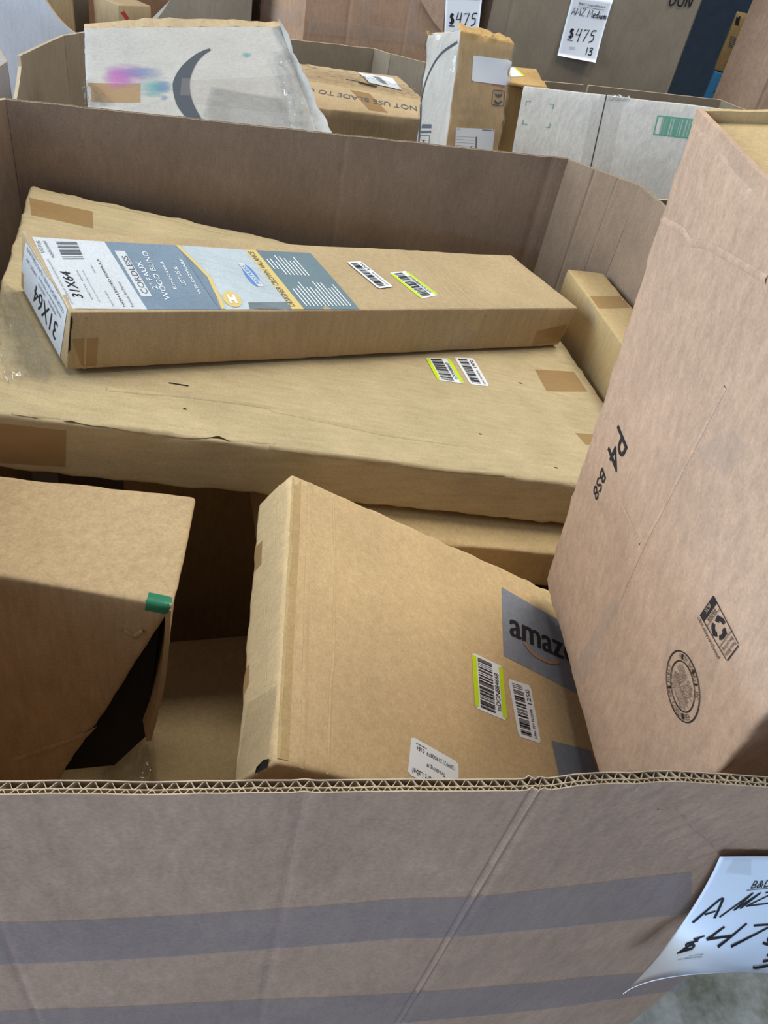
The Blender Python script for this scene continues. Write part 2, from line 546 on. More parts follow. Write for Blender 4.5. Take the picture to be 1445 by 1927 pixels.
# ------------------------------------------------------------------ bulk bins
def inset(poly, t):
    n = len(poly); out = []
    P = [np.array(p, float) for p in poly]
    for i in range(n):
        a, b, c = P[i - 1], P[i], P[(i + 1) % n]
        d1 = (b - a) / np.linalg.norm(b - a); d2 = (c - b) / np.linalg.norm(c - b)
        n1 = np.array([-d1[1], d1[0]]); n2 = np.array([-d2[1], d2[0]])
        m = n1 + n2; m /= np.linalg.norm(m)
        out.append(b + m * t / max(.3, m.dot(n1)))
    return out


def sheet(name, parent, mat, A, B, Ai, Bi, z0, zt, nx, nzv, disp, xs=None, edge=None):
    """a standing board between outer points A, B and inner points Ai, Bi; zt(s) is its top"""
    A, B, Ai, Bi = [np.array(p, float) for p in (A, B, Ai, Bi)]
    d = (B - A) / np.linalg.norm(B - A); nrm = np.array([d[1], -d[0]])     # outward for a counter-clockwise bin
    xs = sorted(set([i / nx for i in range(nx + 1)] + list(xs or [])))
    V = []; F = []; W = len(xs); H = nzv + 1
    for side in (0, 1):
        P, Q = (A, B) if side == 0 else (Ai, Bi)
        for j in range(H):
            for s in xs:
                z = z0 + (zt(s) - z0) * (j / nzv) ** .6
                p = P + (Q - P) * s; k = disp(s, z)
                V.append((p[0] + nrm[0] * k, p[1] + nrm[1] * k, z))
    o2 = W * H
    for j in range(H - 1):
        for i in range(W - 1):
            a = j * W + i
            F.append((a, a + 1, a + W + 1, a + W)); F.append((o2 + a, o2 + a + W, o2 + a + W + 1, o2 + a + 1))
    ecount = len(F)
    for i in range(W - 1):
        a = (H - 1) * W + i; F.append((a, a + 1, o2 + a + 1, o2 + a)); F.append((i, o2 + i, o2 + i + 1, i + 1))
    for j in range(H - 1):
        a = j * W; F.append((a, a + W, o2 + a + W, o2 + a)); b = a + W - 1; F.append((b, o2 + b, o2 + b + W, b + W))
    o = obj(name, V, F, mat, parent)
    if edge:
        o.data.materials.append(edge)
        for p in o.data.polygons:
            if p.index >= ecount: p.material_index = 1
    return o


def flutes(parent, A, B, Ai, Bi, zt, disp, pitches=(.0078, .0064), depth=.014, split=.58, th=.0006, seg=12):
    A, B, Ai, Bi = [np.array(p, float) for p in (A, B, Ai, Bi)]
    d = (B - A) / np.linalg.norm(B - A); nrm = np.array([d[1], -d[0]]); Lg = np.linalg.norm(B - A)
    V = []; F = []
    def strip(f, n):
        k = len(V)
        for i in range(n + 1):
            s = i / n; w_ = f(s); P = A + (B - A) * s; Q = Ai + (Bi - Ai) * s
            z = zt(s) - .0006; kd = disp(s, z); ke = disp(s, z - depth)
            for o_ in (-th / 2, th / 2):
                p = Q + (P - Q) * w_ + nrm * (kd + o_); p2 = Q + (P - Q) * w_ + nrm * (ke + o_)
                V.append((p[0], p[1], z)); V.append((p2[0], p2[1], z - depth))
        for i in range(n):
            a = k + 4 * i; b = a + 4
            F.append((a, b, b + 1, a + 1)); F.append((a + 2, a + 3, b + 3, b + 2)); F.append((a, a + 2, b + 2, b))
    strip(lambda s: split, int(Lg / .01))
    for (lo, hi), pt, ph in (((.06, split - .02), pitches[0], 0.), ((split + .02, .94), pitches[1], 1.)):
        n = int(Lg / pt * seg)
        strip(lambda s: (lo + hi) / 2 + (hi - lo) / 2 * math.sin(2 * math.pi * (s * Lg / pt + .3 * noise.noise(Vector((s * Lg * 18, ph, 0)))) + ph), n)
    o = obj('fluted_edge', V, F, K_FLUTE, parent, label='wavy double corrugated rim edge'); o['kind'] = 'stuff'
    return o


def bump(s, c, wd):
    return math.exp(-((s - c) / wd) ** 2)


def near(c, wd):
    return [c + k * wd for k in (-2, -1.2, -.6, 0, .6, 1.2, 2)]


TB = .0075
RIMP = [(-.27, .2225), (.187, .1815), (.50, .1840), (.79, .42), (.787, 1.279), (.686, 1.392), (-.262, 1.326), (-.412, 1.19), (-.42, .38)]
RIMI = inset(RIMP, TB)
bin1 = thing('bulk_bin', (.18, .79, 0), 'open octagonal bulk bin with clear tape bands, filled with flat and tilted cartons', 'bin', 'corrugated bulk bins')
PALZ = .004
nP = len(RIMP)
for i in range(nP):
    A, B, Ai, Bi = RIMP[i], RIMP[(i + 1) % nP], RIMI[i], RIMI[(i + 1) % nP]
    Lg = math.dist(A, B)
    cr = {0: [(.35, .006, .0007), (.72, .008, .0006), (.993, .0035, .0016)], 1: [(.012, .007, .0014)],
          5: [(.035, .010, -.002), (.45, .006, -.0007), (.74, .01, -.0005)], 4: [(.62, .016, -.0018), (.30, .01, -.0008)]}.get(i, [])
    def disp(s, z, i=i, cr=cr, Lg=Lg, A=A, B=B):
        k = .004 * math.sin(math.pi * s) * (1 - (z / RIM)) * 2 + .0014 * noise.noise(Vector((s * Lg * 9, z * 6, i * 3.1)))
        for c, wd, a in cr: k -= a * bump(s, c, wd)
        if i in (0, 1):
            x = A[0] + (B[0] - A[0]) * s
            # the torn, folded-out top corner right of the crease
            d = (x - .270) * .72 + (z - 1.000) * .70
            if d > 0: k += min(.020, d * .22) * max(0., min(1., (z - .78) / .2))
            k += .0022 * bump(d, -.002, .007) * max(0., min(1., (z - .87) / .03))
        return k
    def zt(s, i=i, Lg=Lg): return RIM + .0012 * noise.noise(Vector((s * Lg * 22, i, 4))) + .001 * noise.noise(Vector((s * Lg * 60, i, 9)))
    xs = []
    for c, wd, a in cr: xs += [x for x in near(c, wd) if 0 < x < 1]
    if i in (0, 1, 4, 5, 3):
        A2 = np.array(A); B2 = np.array(B); Ai2 = np.array(Ai); Bi2 = np.array(Bi)
        k1 = .09
        sheet('outer_liner', bin1, K_BIN, A2, B2, A2 + (Ai2 - A2) * k1, B2 + (Bi2 - B2) * k1, PALZ, zt, int(Lg / .012), 40, disp, xs, K_FLUTE)
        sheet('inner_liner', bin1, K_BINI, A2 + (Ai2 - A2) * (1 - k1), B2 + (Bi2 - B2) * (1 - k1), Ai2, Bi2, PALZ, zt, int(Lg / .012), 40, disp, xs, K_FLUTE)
        sheet('corrugated_core', bin1, DARK, A2 + (Ai2 - A2) * k1 * 2.6, B2 + (Bi2 - B2) * k1 * 2.6, A2 + (Ai2 - A2) * (1 - k1 * 2.6), B2 + (Bi2 - B2) * (1 - k1 * 2.6),
              PALZ, lambda s, zt=zt: zt(s) - .012, int(Lg / .012), 40, disp, xs)  # core coloured dark for the shade down between the flutes
        flutes(bin1, A2, B2, Ai2, Bi2, zt, disp)
    else:
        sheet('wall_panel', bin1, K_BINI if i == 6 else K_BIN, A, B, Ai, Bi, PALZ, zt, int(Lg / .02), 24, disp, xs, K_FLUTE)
vb = [(x, y, PALZ) for x, y in RIMI] + [(x, y, PALZ + .006) for x, y in RIMI]
obj('base_sheet', vb, [tuple(range(nP))[::-1], tuple(range(nP, 2 * nP))] + [(i, (i + 1) % nP, nP + (i + 1) % nP, nP + i) for i in range(nP)], K_BIN, bin1)


def front_disp(x, z):
    return 0.


def bin_front(off):
    """outer face of the bin's two near panels, as a function of x and z"""
    def f(x, z):
        i = 0 if x < RIMP[1][0] else 1
        A, B = np.array(RIMP[i]), np.array(RIMP[i + 1]); s = (x - A[0]) / (B[0] - A[0]); Lg = np.linalg.norm(B - A)
        d = (B - A) / Lg; nrm = np.array([d[1], -d[0]])
        k = .004 * math.sin(math.pi * min(1, max(0, s))) * (1 - (z / RIM)) * 2 + .0014 * noise.noise(Vector((s * Lg * 9, z * 6, i * 3.1)))
        dd = (x - .270) * .72 + (z - 1.000) * .70
        if dd > 0: k += min(.020, dd * .22) * max(0., min(1., (z - .78) / .2))
        p = A + (B - A) * s + nrm * (k + off)
        return np.array([p[0], p[1], z])
    return f


# two clear tape bands around the bin's near side
def band(px_top, px_bot, name):
    f0 = bin_front(0)
    def yfront(u, v):
        y = .19
        for _ in range(4):
            p = aty(u, v, y); y = f0(p[0], p[2])[1]
        return aty(u, v, y)
    V = []; F = []; n = len(px_top); m = 4; f = bin_front(.0006)
    T = [yfront(*p) for p in px_top]; Bq = [yfront(*p) for p in px_bot]
    sm = 10; k = 0
    for i in range((n - 1) * sm + 1):
        a = min(i // sm, n - 2); t = i / sm - a
        pt = T[a] * (1 - t) + T[a + 1] * t; pb = Bq[a] * (1 - t) + Bq[a + 1] * t
        for j in range(m + 1):
            p = pt * (1 - j / m) + pb * j / m; V.append(f(p[0], p[2]))
    for i in range((n - 1) * sm):
        for j in range(m):
            a = i * (m + 1) + j; F.append((a, a + 1, a + m + 2, a + m + 1))
    return obj('tape_band', V, F, TAPE_BAND, bin1, smooth=True, label='clear packing tape band')


band([(-430, 1752), (-60, 1737), (330, 1722), (760, 1690), (1100, 1663), (1300, 1640)], [(-430, 1834), (-60, 1818), (330, 1799), (760, 1765), (1100, 1740), (1300, 1718)], 'a')
band([(-430, 1922), (-60, 1905), (330, 1888), (760, 1868), (1100, 1838), (1290, 1822)], [(-430, 2003), (-60, 1985), (330, 1966), (760, 1925), (1100, 1888), (1290, 1862)], 'b')


def pallet(poly, label, z=.12):
    P = np.array(poly); x0, y0 = P.min(0) + .05; x1, y1 = P.max(0) - .05
    t = thing('wooden_pallet', ((x0 + x1) / 2, (y0 + y1) / 2, 0), label, 'pallet', 'pallets under the bins')
    for k in range(7):
        xa = x0 + (x1 - x0 - .1) * k / 6
        slab('deck_board', xa, xa + .1, y0, y1, z - .02, z - .0005, WOOD, t)
    for k in range(3):
        ya = y0 + (y1 - y0 - .09) * k / 2
        slab('stringer', x0, x1, ya, ya + .09, 0.0, z - .021, WOOD, t)
    return t


WOOD = kraft('pallet_wood', (164, 134, 100), mott=.2, speck=.2, stretch=(1, 8, 1))


def simple_bin(label, poly, z0, z1, mat, t=.007, creases={}, top=None, group='corrugated bulk bins', skip=(), name='bulk_bin', edge=None, mats=None):
    P = np.array(poly); c = P.mean(0)
    root = thing(name, (c[0], c[1], 0), label, 'bin', group)
    I = inset(poly, t); n = len(poly)
    for i in range(n):
        if i in skip: continue
        A, B = poly[i], poly[(i + 1) % n]; Lg = math.dist(A, B); cr = creases.get(i, [])
        def disp(s, z, i=i, cr=cr, Lg=Lg):
            k = .0018 * noise.noise(Vector((s * Lg * 7 + c[0], z * 5, i * 3.1 + c[1])))
            for q, wd, a in cr: k -= a * bump(s, q, wd)
            return k
        zt = (lambda s, i=i: top(i, s)) if top else (lambda s, i=i, Lg=Lg: z1 + .0015 * noise.noise(Vector((s * Lg * 20, i, c[0]))))
        xs = []
        for q, wd, a in cr: xs += [x for x in near(q, wd) if 0 < x < 1]
        sheet('wall_panel', root, (mats or {}).get(i, mat), A, B, I[i], I[(i + 1) % n], z0, zt, max(4, int(Lg / .03)), 14, disp, xs, edge or K_FLUTE)
    vb = [(x, y, z0 + .003) for x, y in I] + [(x, y, z0 + .009) for x, y in I]
    obj('base_sheet', vb, [tuple(range(n))[::-1], tuple(range(n, 2 * n))] + [(i, (i + 1) % n, n + (i + 1) % n, n + i) for i in range(n)], mat, root)
    return root


# rear bin right behind the near bin
R2 = .93
B2P = [(-.20, 1.455), (.60, 1.475), (.77, 1.62), (.775, 2.43), (.702, 2.545), (.600, 2.588), (.555, 2.628), (-.10, 2.482), (-.262, 2.25), (-.290, 2.205), (-.352, 1.96), (-.372, 1.62)]


def top2(i, s):
    base = R2 + .0012 * noise.noise(Vector((s * 14, i, 2)))
    if i == 10:                                   # the cut-down left side
        return base - .02 - .10 * min(1, s * 1.6) ** .8
    if i == 11: return base - .12
    if i == 2: return base - .24 * min(1, (1 - s) * 5)      # right side cut down too
    if i == 1: return base - .24 * s
    return base


bin2 = simple_bin('bulk bin with a cut-down side holding the pale crescent-print carton', B2P, .12, R2, K_BINB, creases={9: [(.93, .02, -.002)], 8: [(.5, .3, .0005)], 3: [(.5, .01, .001)], 7: [(.3, .01, -.001)]}, top=top2)
pallet(B2P, 'wooden pallet under the bin of the crescent-print carton')
# bin holding the pale grey carton
B3P = [(.90, 1.50), (1.62, 1.58), (1.80, 1.75), (1.88, 2.55), (1.83, 2.692), (1.262, 2.587), (1.24, 2.580), (1.09, 2.54), (.80, 2.40), (.79, 1.62)]


def top3(i, s):
    base = R2 + .001 * noise.noise(Vector((s * 14, i, 5)))
    if i == 5: return base - .03
    if i == 8: return base - .24 * min(1, s * 5)
    if i == 9: return base - .24 * (1 - s)
    return base


bin3 = simple_bin('bulk bin under the pale grey carton with the green barcode', B3P, .12, R2, K_BINB, top=top3)
pallet(B3P, 'wooden pallet under the bin of the grey carton')
# far bins
B4P = [(.355, 2.79), (.88, 2.79), (.925, 2.87), (.925, 3.75), (.86, 3.9), (.32, 3.9), (.245, 3.75), (.232, 2.98)]
bin4 = simple_bin('dark brown bulk bin with clear tape strips and a clipped price sign', B4P, .12, 1.32, K_BIN, creases={0: [(.26, .012, .002), (.62, .01, .001)]})
pallet(B4P, 'wooden pallet under the dark brown bin')
B5P = [(.955, 2.80), (1.71, 2.86), (1.73, 2.885), (1.76, 3.75), (1.6, 3.95), (1.1, 3.95), (.945, 3.8)]
bin5 = simple_bin('grey-brown bulk bin with a taped sign and handwriting near its top', B5P, .12, 1.40, K_BINB, creases={0: [(.09, .01, .002)]})
pallet(B5P, 'wooden pallet under the grey-brown bin')


def Z(ox, oy, sc):
    return lambda x, y: (ox + x / sc, oy + y / sc)


def ridge(name, S, pts, width, height, mat, parent, label=None):
    V = []; F = []
    for a, b in pts:
        e = 1e-3
        i = pts.index((a, b)); p0 = pts[max(i - 1, 0)]; p1 = pts[min(i + 1, len(pts) - 1)]
        d = S.at(*p1) - S.at(*p0); n = np.cross(S.at(a + e, b) - S.at(a, b), S.at(a, b + e) - S.at(a, b))
        sd = np.cross(n, d); sd /= np.linalg.norm(sd) + 1e-12
        V += [S.at(a, b, .0002) - sd * width / 2, S.at(a, b, height), S.at(a, b, .0002) + sd * width / 2]
    for i in range(len(pts) - 1):
        k = 3 * i; F += [(k, k + 3, k + 4, k + 1), (k + 1, k + 4, k + 5, k + 2)]
    return obj(name, V, F, mat, parent, smooth=True, label=label)


def face_surf(c, face):
    ax, side = face; i, j = [k for k in range(3) if k != ax]
    return Surf(lambda s, t, off: c.S(c.fp(face, s * c.L[i], t * c.L[j]), off))


def ridge_px(c, face, px, width=.004, height=.0012, mat=None, name='fold_ridge', n=6):
    S = face_surf(c, face); ax, side = face; i, j = [k for k in range(3) if k != ax]
    q = [c.px(face, *p) for p in px]; q = [(a / c.L[i], b / c.L[j]) for a, b in q]
    pts = []
    for k in range(len(q) - 1):
        for m in range(n): pts.append((q[k][0] + (q[k + 1][0] - q[k][0]) * m / n, q[k][1] + (q[k + 1][1] - q[k][1]) * m / n))
    pts.append(q[-1])
    return ridge(name, S, pts, width, height, mat, c.root)


def tape_px(c, face, quad, mat=None, name='tape', off=.0004, label=None):
    return patch(name, c.surf(face, *quad), mat or TAPE, c.root, off, nx=10, ny=6, label=label)


def bar_label(c, face, quad, code, lime=True, seed=1, name='barcode_label', small=None, lift=.0005):
    """paper barcode sticker: quad in reading order BL, BR, TR, TL"""
    S = c.surf(face, *quad)
    p = patch(name, S, LABEL, c.root, lift, cut=.12, nx=6, ny=6, label='lime-edged white barcode sticker' if lime else 'white barcode sticker')
    if lime:
        rects('lime_stripe', S, [(.04, 0, .96, .13), (.04, .86, .96, 1)], LIME, p, lift + .0003, 4)
        barcode(S, p, (.05, .36, .95, .82), 30, seed, off=lift + .0004)
        text('lettering', S, code, INK, p, (.12, .17, .80, .31), off=lift + .0005)
    else:
        barcode(S, p, (.06, .40, .94, .86), 26, seed, off=lift + .0004)
        if small: texts('lettering', S, [(small, (.06, .13, .55, .26)), (code, (.64, .12, .90, .30))], INK, p, off=lift + .0005)
        else: text('lettering', S, code, INK, p, (.08, .12, .9, .27), off=lift + .0005)
    return p


# ================================================================== cartons in the near bin
TOP, FRONT, LEFT, RIGHT = (2, 1), (1, 0), (0, 0), (0, 1)
flatq = [-0.2307, 0.697, 0.8254, 0.0143, 0.144, 0.0274, 0.9023, 0.5921, 0.0751]
flat1 = Carton('flat_carton', 'large worn flat kraft carton with crumpled edges lying under the blind carton', K_FLAT, cuboid(flatq), r=.006, amp=.0016, freq=6, seed=3, n=60, wear=.004)
z4 = Z(0, 330, 3.01); z5 = Z(440, 430, 2.89); z6 = Z(900, 270, 3.6125); z7 = Z(0, 680, 2.58); z8 = Z(500, 680, 2.223)
tape_px(flat1, TOP, (z4(178, 225), z4(528, 303), z4(525, 205), z4(165, 128)), label='tan tape patch')
tape_px(flat1, FRONT, (z7(-40, 492), z7(318, 515), z7(322, 338), z7(-40, 300)), label='tan tape patch')
tape_px(flat1, TOP, (z6(465, 1682), z6(742, 1684), z6(650, 1548), z6(385, 1533)), label='tan tape patch')
tape_px(flat1, TOP, (z8(1335, 350), z8(1420, 360), z8(1400, 310), z8(1293, 302)), label='tan tape patch')
bar_label(flat1, TOP, (z5(1252, 850), z5(1170, 712), z5(1040, 706), z5(1105, 829)), 'tsDON884669', True, 5)
bar_label(flat1, TOP, (z5(1388, 864), z5(1300, 710), z5(1196, 706), z5(1283, 853)), '1972', False, 6, small='LPN PM FQ741')
ridge_px(flat1, TOP, [z7(60, 245), z7(400, 292), z7(700, 335), z7(1000, 365), z7(1330, 395)], .006, .002, K_FLAT)
ridge_px(flat1, TOP, [z7(520, 130), z7(900, 165), z7(1200, 205), z7(1445, 245)], .007, .0016, K_FLAT)
ridge_px(flat1, TOP, [z8(20, 200), z8(500, 300), z8(800, 345)], .008, .0012, K_FLAT)
ridge_px(flat1, TOP, [z8(20, 355), z8(300, 395), z8(700, 445), z8(1040, 475)], .006, .002, K_FLAT)
ridge_px(flat1, TOP, [z4(250, 70), z4(500, 145), z4(900, 235), z4(1300, 340)], .008, .0015, K_FLAT)
for a, b in ((z7(820, 102), z7(915, 118)), (z7(890, 225), z7(906, 230)), (z8(893, 303), z8(903, 306)), (z8(1208, 444), z8(1222, 448)), (z8(1058, 90), z8(1072, 94))):
    S = face_surf(flat1, TOP); q = [flat1.px(TOP, *p) for p in (a, b)]
    ribbon('scuff_hole', S, [[(x / flat1.L[0], y / flat1.L[1]) for x, y in q]], .002, DARK, flat1.root, off=.0006)
# clear film snagged round the flat carton's left end
S = flat1.surf(TOP, z4(20, 1160), z4(352, 1150), z4(88, 650), z4(-60, 560))
fl = Surf(lambda s, t, off: S.at(s - (.06 + .10 * noise.noise(Vector((t * 6, 1., 4.)))) * s, t + .10 * noise.noise(Vector((s * 5, 2., 8.))) * (1 - t), off + (1 - .85 * s) * (.002 + .012 * abs(noise.noise(Vector((s * 6, t * 7, 2.)))) + .006 * abs(noise.noise(Vector((s * 17, t * 15, 5.)))))))
patch('clear_film', fl, FILM, flat1.root, .0006, nx=34, ny=30, label='wrinkled clear plastic film')

flat2R = rotv(flatq[3:6]); p2 = np.array(flatq[:3]) + flat2R @ np.array([.33, -.050, -.0785])
flat2 = Carton('flat_carton', 'thin kraft carton pinned beneath the large worn flat carton', K_SMALL, cuboid([*p2, *flatq[3:6], .555, .55, .070]), r=.006, amp=.0015, freq=8, seed=8, n=40, wear=.004)

blindq = [-0.1316, 0.7881, 0.8925, 0.0396, 0.1445, 0.3964, 0.846, 0.1852, 0.0748]
_Rf, _Rb = rotv(flatq[3:6]), rotv(blindq[3:6])               # the blind carton lies flush on the flat one
_nf = _Rf[:, 2]; _bx = _Rb[:, 0] - _nf * _nf.dot(_Rb[:, 0]); _bx /= np.linalg.norm(_bx); _by = np.cross(_nf, _bx)
_c = np.array(blindq[:3]) + _Rb @ np.array([.423, .0926, 0]); _ft = np.array(flatq[:3]) + _nf * flatq[8]
_c = _c + _nf * (.0042 - (_c - _ft).dot(_nf)); _s = np.array(blindq[6:9]); _p = _c - _bx * .423 - _by * .0926
BLC = np.array([[[_p + _bx * _s[0] * i + _by * _s[1] * j + _nf * _s[2] * k for k in (0, 1)] for j in (0, 1)] for i in (0, 1)])
blind = Carton('blind_carton', 'long narrow kraft carton with a printed window-blind label on top', K_BLIND, BLC, r=.003, amp=.001, freq=6, seed=5, n=40)
zb = Z(30, 420, 4.379); zc = Z(330, 440, 3.905)
B_ = blind.root
LN, LF = (128, 580), (60, 446)               # label's near and far left corners
lab_surf = blind.surf(TOP, (677, 582), (583.5, 476), LF, LN)
lab = patch('printed_label', blind.surf(TOP, LN, (277, 582), (196, 455.6), LF), LAB_WHITE, B_, .0004, nx=8, ny=8, label='white size panel of the blind label')
def fpoly(name, mat, parent, pts, off, face=TOP, c=blind):
    q = [c.px(face, *p) for p in pts]
    V = [c.S(c.fp(face, a, b), off) for a, b in q]
    return obj(name, V, [tuple(range(len(V)))], mat, parent)
slate = patch('label_panel', blind.surf(TOP, (277, 582), (417, 582), (332, 463), (196, 455.6)), LAB_BLUE, B_, .0004, nx=10, ny=8, label='slate blue label panel')
wood = patch('label_panel', blind.surf(TOP, (417, 582), (550, 582), (460.6, 470.7), (332, 463)), LAB_WOOD, B_, .0004, nx=10, ny=8, label='pale wood-grain label panel')
gold = patch('label_stripe', blind.surf(TOP, (550, 582), (572, 582), (481, 471.2), (460.6, 470.7)), GOLD, B_, .0005, nx=3, ny=8, label='gold lettered stripe')
teal = patch('label_panel', blind.surf(TOP, (572, 582), (677, 582), (583.5, 476), (481, 471.2)), LAB_TEAL, B_, .0004, nx=10, ny=8, label='grey-teal text panel')
fpoly('slate_wedge', LAB_BLUE, slate, [(332, 463), zc(245, 330), zc(275, 400), zc(335, 552), (412, 581)], .0006)
patch('grey_planks', blind.surf(TOP, zc(545, 552), zc(855, 553), zc(812, 503), zc(535, 505)), LAB_GREYW, wood, .0006, nx=6, ny=2)
gl = [zc(12, 92), zc(140, 215), zc(250, 325), zc(285, 400), zc(335, 500), zc(350, 552)]
S = face_surf(blind, TOP)
ribbon('gold_line', S, [[(a / blind.L[0], b / blind.L[1]) for a, b in (blind.px(TOP, *p) for p in gl)]], .005, GOLD, wood, off=.0009)
def btext(s, BL, BR, TL, mat, parent, slant=0., off=.0010, name='lettering'):
    return text(name, blind.para(TOP, BL, BR, TL), s, mat, parent, off=off, slant=slant)
patch('cordless_plate', blind.para(TOP, zb(1125, 605), zb(895, 235), zb(1035, 605)), LAB_WHITE, slate, .0007, nx=2, ny=4)
btext('CORDLESS', zb(1095, 580), zb(915, 275), zb(1045, 583), INK_GREY, slate)
btext('2" FAUX', zb(1175, 545), zb(1025, 320), zb(1130, 550), INK_WHITE, slate)
btext('WOOD BLIND', zb(1275, 632), zb(1075, 242), zb(1230, 632), INK_WHITE, slate)
btext('Embossed', zb(1325, 540), zb(1210, 325), zb(1300, 545), INK_WHITE, slate)
btext('LOTUS &', zb(1405, 515), zb(1325, 365), zb(1370, 515), INK_WHITE, slate)
btext('WINDOWARE', zc(195, 445), zc(45, 190), zc(172, 445), INK_WHITE, slate)
for _k in (0, 2): btext('31X64', zb(556 + _k, 618), zb(440 + _k, 405), zb(476 + _k, 618), INK, lab, slant=.05)
btext('NON-LEADED FORMULA', zb(905, 685), zb(680, 300), zb(885, 688), INK, lab)
btext('Formula Sin Plomo', zb(975, 688), zb(855, 485), zb(955, 690), INK_GREY, lab)
btext('LOTUS', zb(235, 245), zb(195, 150), zb(205, 245), INK_GREY, lab)
btext('WINDOWARE', zb(325, 290), zb(245, 150), zb(300, 290), INK_GREY, lab)
for a, b, h, s in ((640, 632, 505, 'WIDTH'), (555, 475, 395, 'LENGTH'), (700, 650, 390, '78.74cm Ancho X 162.56cm Largo'), (810, 685, 560, 'Exterior Brackets'), (660, 415, 350, 'Tassel X 40cm'), (475, 668, 300, 'COLOR: BRIGHT WHITE / BLANCO BRILLANTE')):
    dx = (b - h) * .56
    btext(s, zb(a, b), zb(a - dx, h), zb(a - 14, b), INK_GREY, lab)
Sb = blind.para(TOP, zb(560, 300), zb(500, 160), zb(385, 300))
barcode(Sb, lab, (0, 0, 1, 1), 9, 4, INK_GREY)
btext('DESIGNER CROWN VALANCE', zc(880, 535), zc(570, 135), zc(840, 535), INK_GREY, gold)
Sr = blind.para(TOP, zc(630, 375), zc(505, 238), zc(600, 375))
disc = blind.para(TOP, zc(650, 390), zc(545, 232), zc(565, 390))
obj('blue_emblem', [disc.at(.5 + .5 * math.cos(k * math.pi / 16), .5 + .5 * math.sin(k * math.pi / 16), .0009) for k in range(32)], [tuple(range(32))], INK_BLUE, wood)
patch('emblem_plate', Sr, LAB_WHITE, wood, .0011, rect=(-.12, -.2, 1.12, 1.2), nx=2, ny=2)
text('lettering', Sr, 'RESTLESS', INK_BLUE, wood, (.02, .1, .98, .9), off=.0014)
dg = blind.para(TOP, zc(500, 535), zc(450, 430), zc(380, 535))
obj('gold_emblem', [dg.at(.5 + .55 * math.cos(k * math.pi / 12), .5 + .55 * math.sin(k * math.pi / 12), .001) for k in range(24)], [tuple(range(24))], GOLD, wood)
rects('emblem_figure', dg, [(.2, .25, .8, .4), (.2, .6, .8, .72), (.4, .3, .6, .7)], INK_WHITE, wood, .0014, 2)
rd = random.Random(4); lines = []
St = blind.surf(TOP, (677, 582), (583.5, 476), (481, 471.2), (572, 582))
for k in range(13):
    t = .93 - .066 * k
    if k < 9: lines.append((.56 + (.1 if k < 2 else 0), t, .56 + rd.uniform(.24, .36), t + .02))
    lines.append((.05, t - .03, .05 + rd.uniform(.26, .42), t - .01))
rects('small_print', St, lines, INK_WHITE, teal, .0009, 2)
# white size label wrapped onto the end
end = blind.surf(LEFT, (126, 582), (50, 448), (37, 530), (113, 672))
el = patch('end_label', end, LAB_WHITE, B_, .0005, nx=8, ny=6, label='white size label on the carton end')
text('lettering', end, '31X64', INK, el, (.12, .50, .66, .86), off=.0010)
texts('small_print', end, [('COLOR: BRIGHT WHITE / BLANCO BRILLANTE', (.05, .10, .95, .18)), ('78.74cm Ancho X 162.56cm', (.08, .26, .62, .32)), ('LARGO  UPP', (.66, .30, .92, .37)), ('WIDTH', (.18, .37, .36, .43)), ('LENGTH', (.44, .38, .60, .44))], INK_GREY, el, off=.0010)
bar_label(blind, TOP, (z5(1113, 363), z5(938, 232), z5(843, 243), z5(1018, 383)), 'tsDON884660', True, 15)
bar_label(blind, TOP, (z5(865, 320), z5(688, 183), z5(612, 188), z5(785, 330)), '6701', False, 16, small='LPN PM FQ598', lift=.0016)
ridge_px(blind, TOP, [z5(1040, 157), z5(1385, 468)], .005, .0014, K_BLIND)
ridge_px(blind, TOP, [z5(985, 160), z5(1295, 463)], .005, .0010, K_BLIND)
ridge_px(blind, FRONT, [z5(1372, 478), z5(1300, 690)], .004, .0012, K_BLIND)
ridge_px(blind, FRONT, [z5(1290, 478), z5(1250, 560)], .004, .0008, K_BLIND)
ridge_px(blind, FRONT, [z4(488, 810), z4(480, 1110)], .003, .0012, K_BLIND)
tape_px(blind, FRONT, (z6(350, 1408), z6(530, 1402), z6(605, 1225), z6(395, 1275)), label='tan tape patch')
tape_px(blind, FRONT, (z4(470, 1105), z4(545, 1095), z4(558, 920), z4(408, 930)), label='tan tape patch')
tape_px(blind, FRONT, (z5(1060, 700), z5(1290, 692), z5(1330, 560), z5(1260, 555)), TAPE_CLEAR, label='clear tape')
hole = [z4(405, 795), z4(412, 830), z4(400, 900), z4(398, 985), z4(385, 1010), z4(374, 985), z4(378, 880), z4(388, 820)]
q = [blind.px(FRONT, *p) for p in hole]
obj('split_corner', [blind.S(blind.fp(FRONT, max(a, .0005), b), .0007) for a, b in q], [tuple(range(len(q)))], DARK, B_, label='split corner gap')

small = Carton('narrow_carton', 'narrow straw-coloured carton with a tape band against the bin side', K_SMALL, cuboid([0.6783, 0.9206, 0.5106, 0.002, -0.0043, -0.0434, 0.0751, 0.35, 0.35]), r=.004, amp=.0015, seed=12)
tape_px(small, TOP, (z6(797, 1122), z6(1030, 1122), z6(985, 1040), z6(742, 1040)), label='tan tape band')
tape_px(small, LEFT, (z6(800, 1290), z6(700, 1150), z6(735, 1050), z6(790, 1120)), TAPE_CLEAR, label='clear tape')

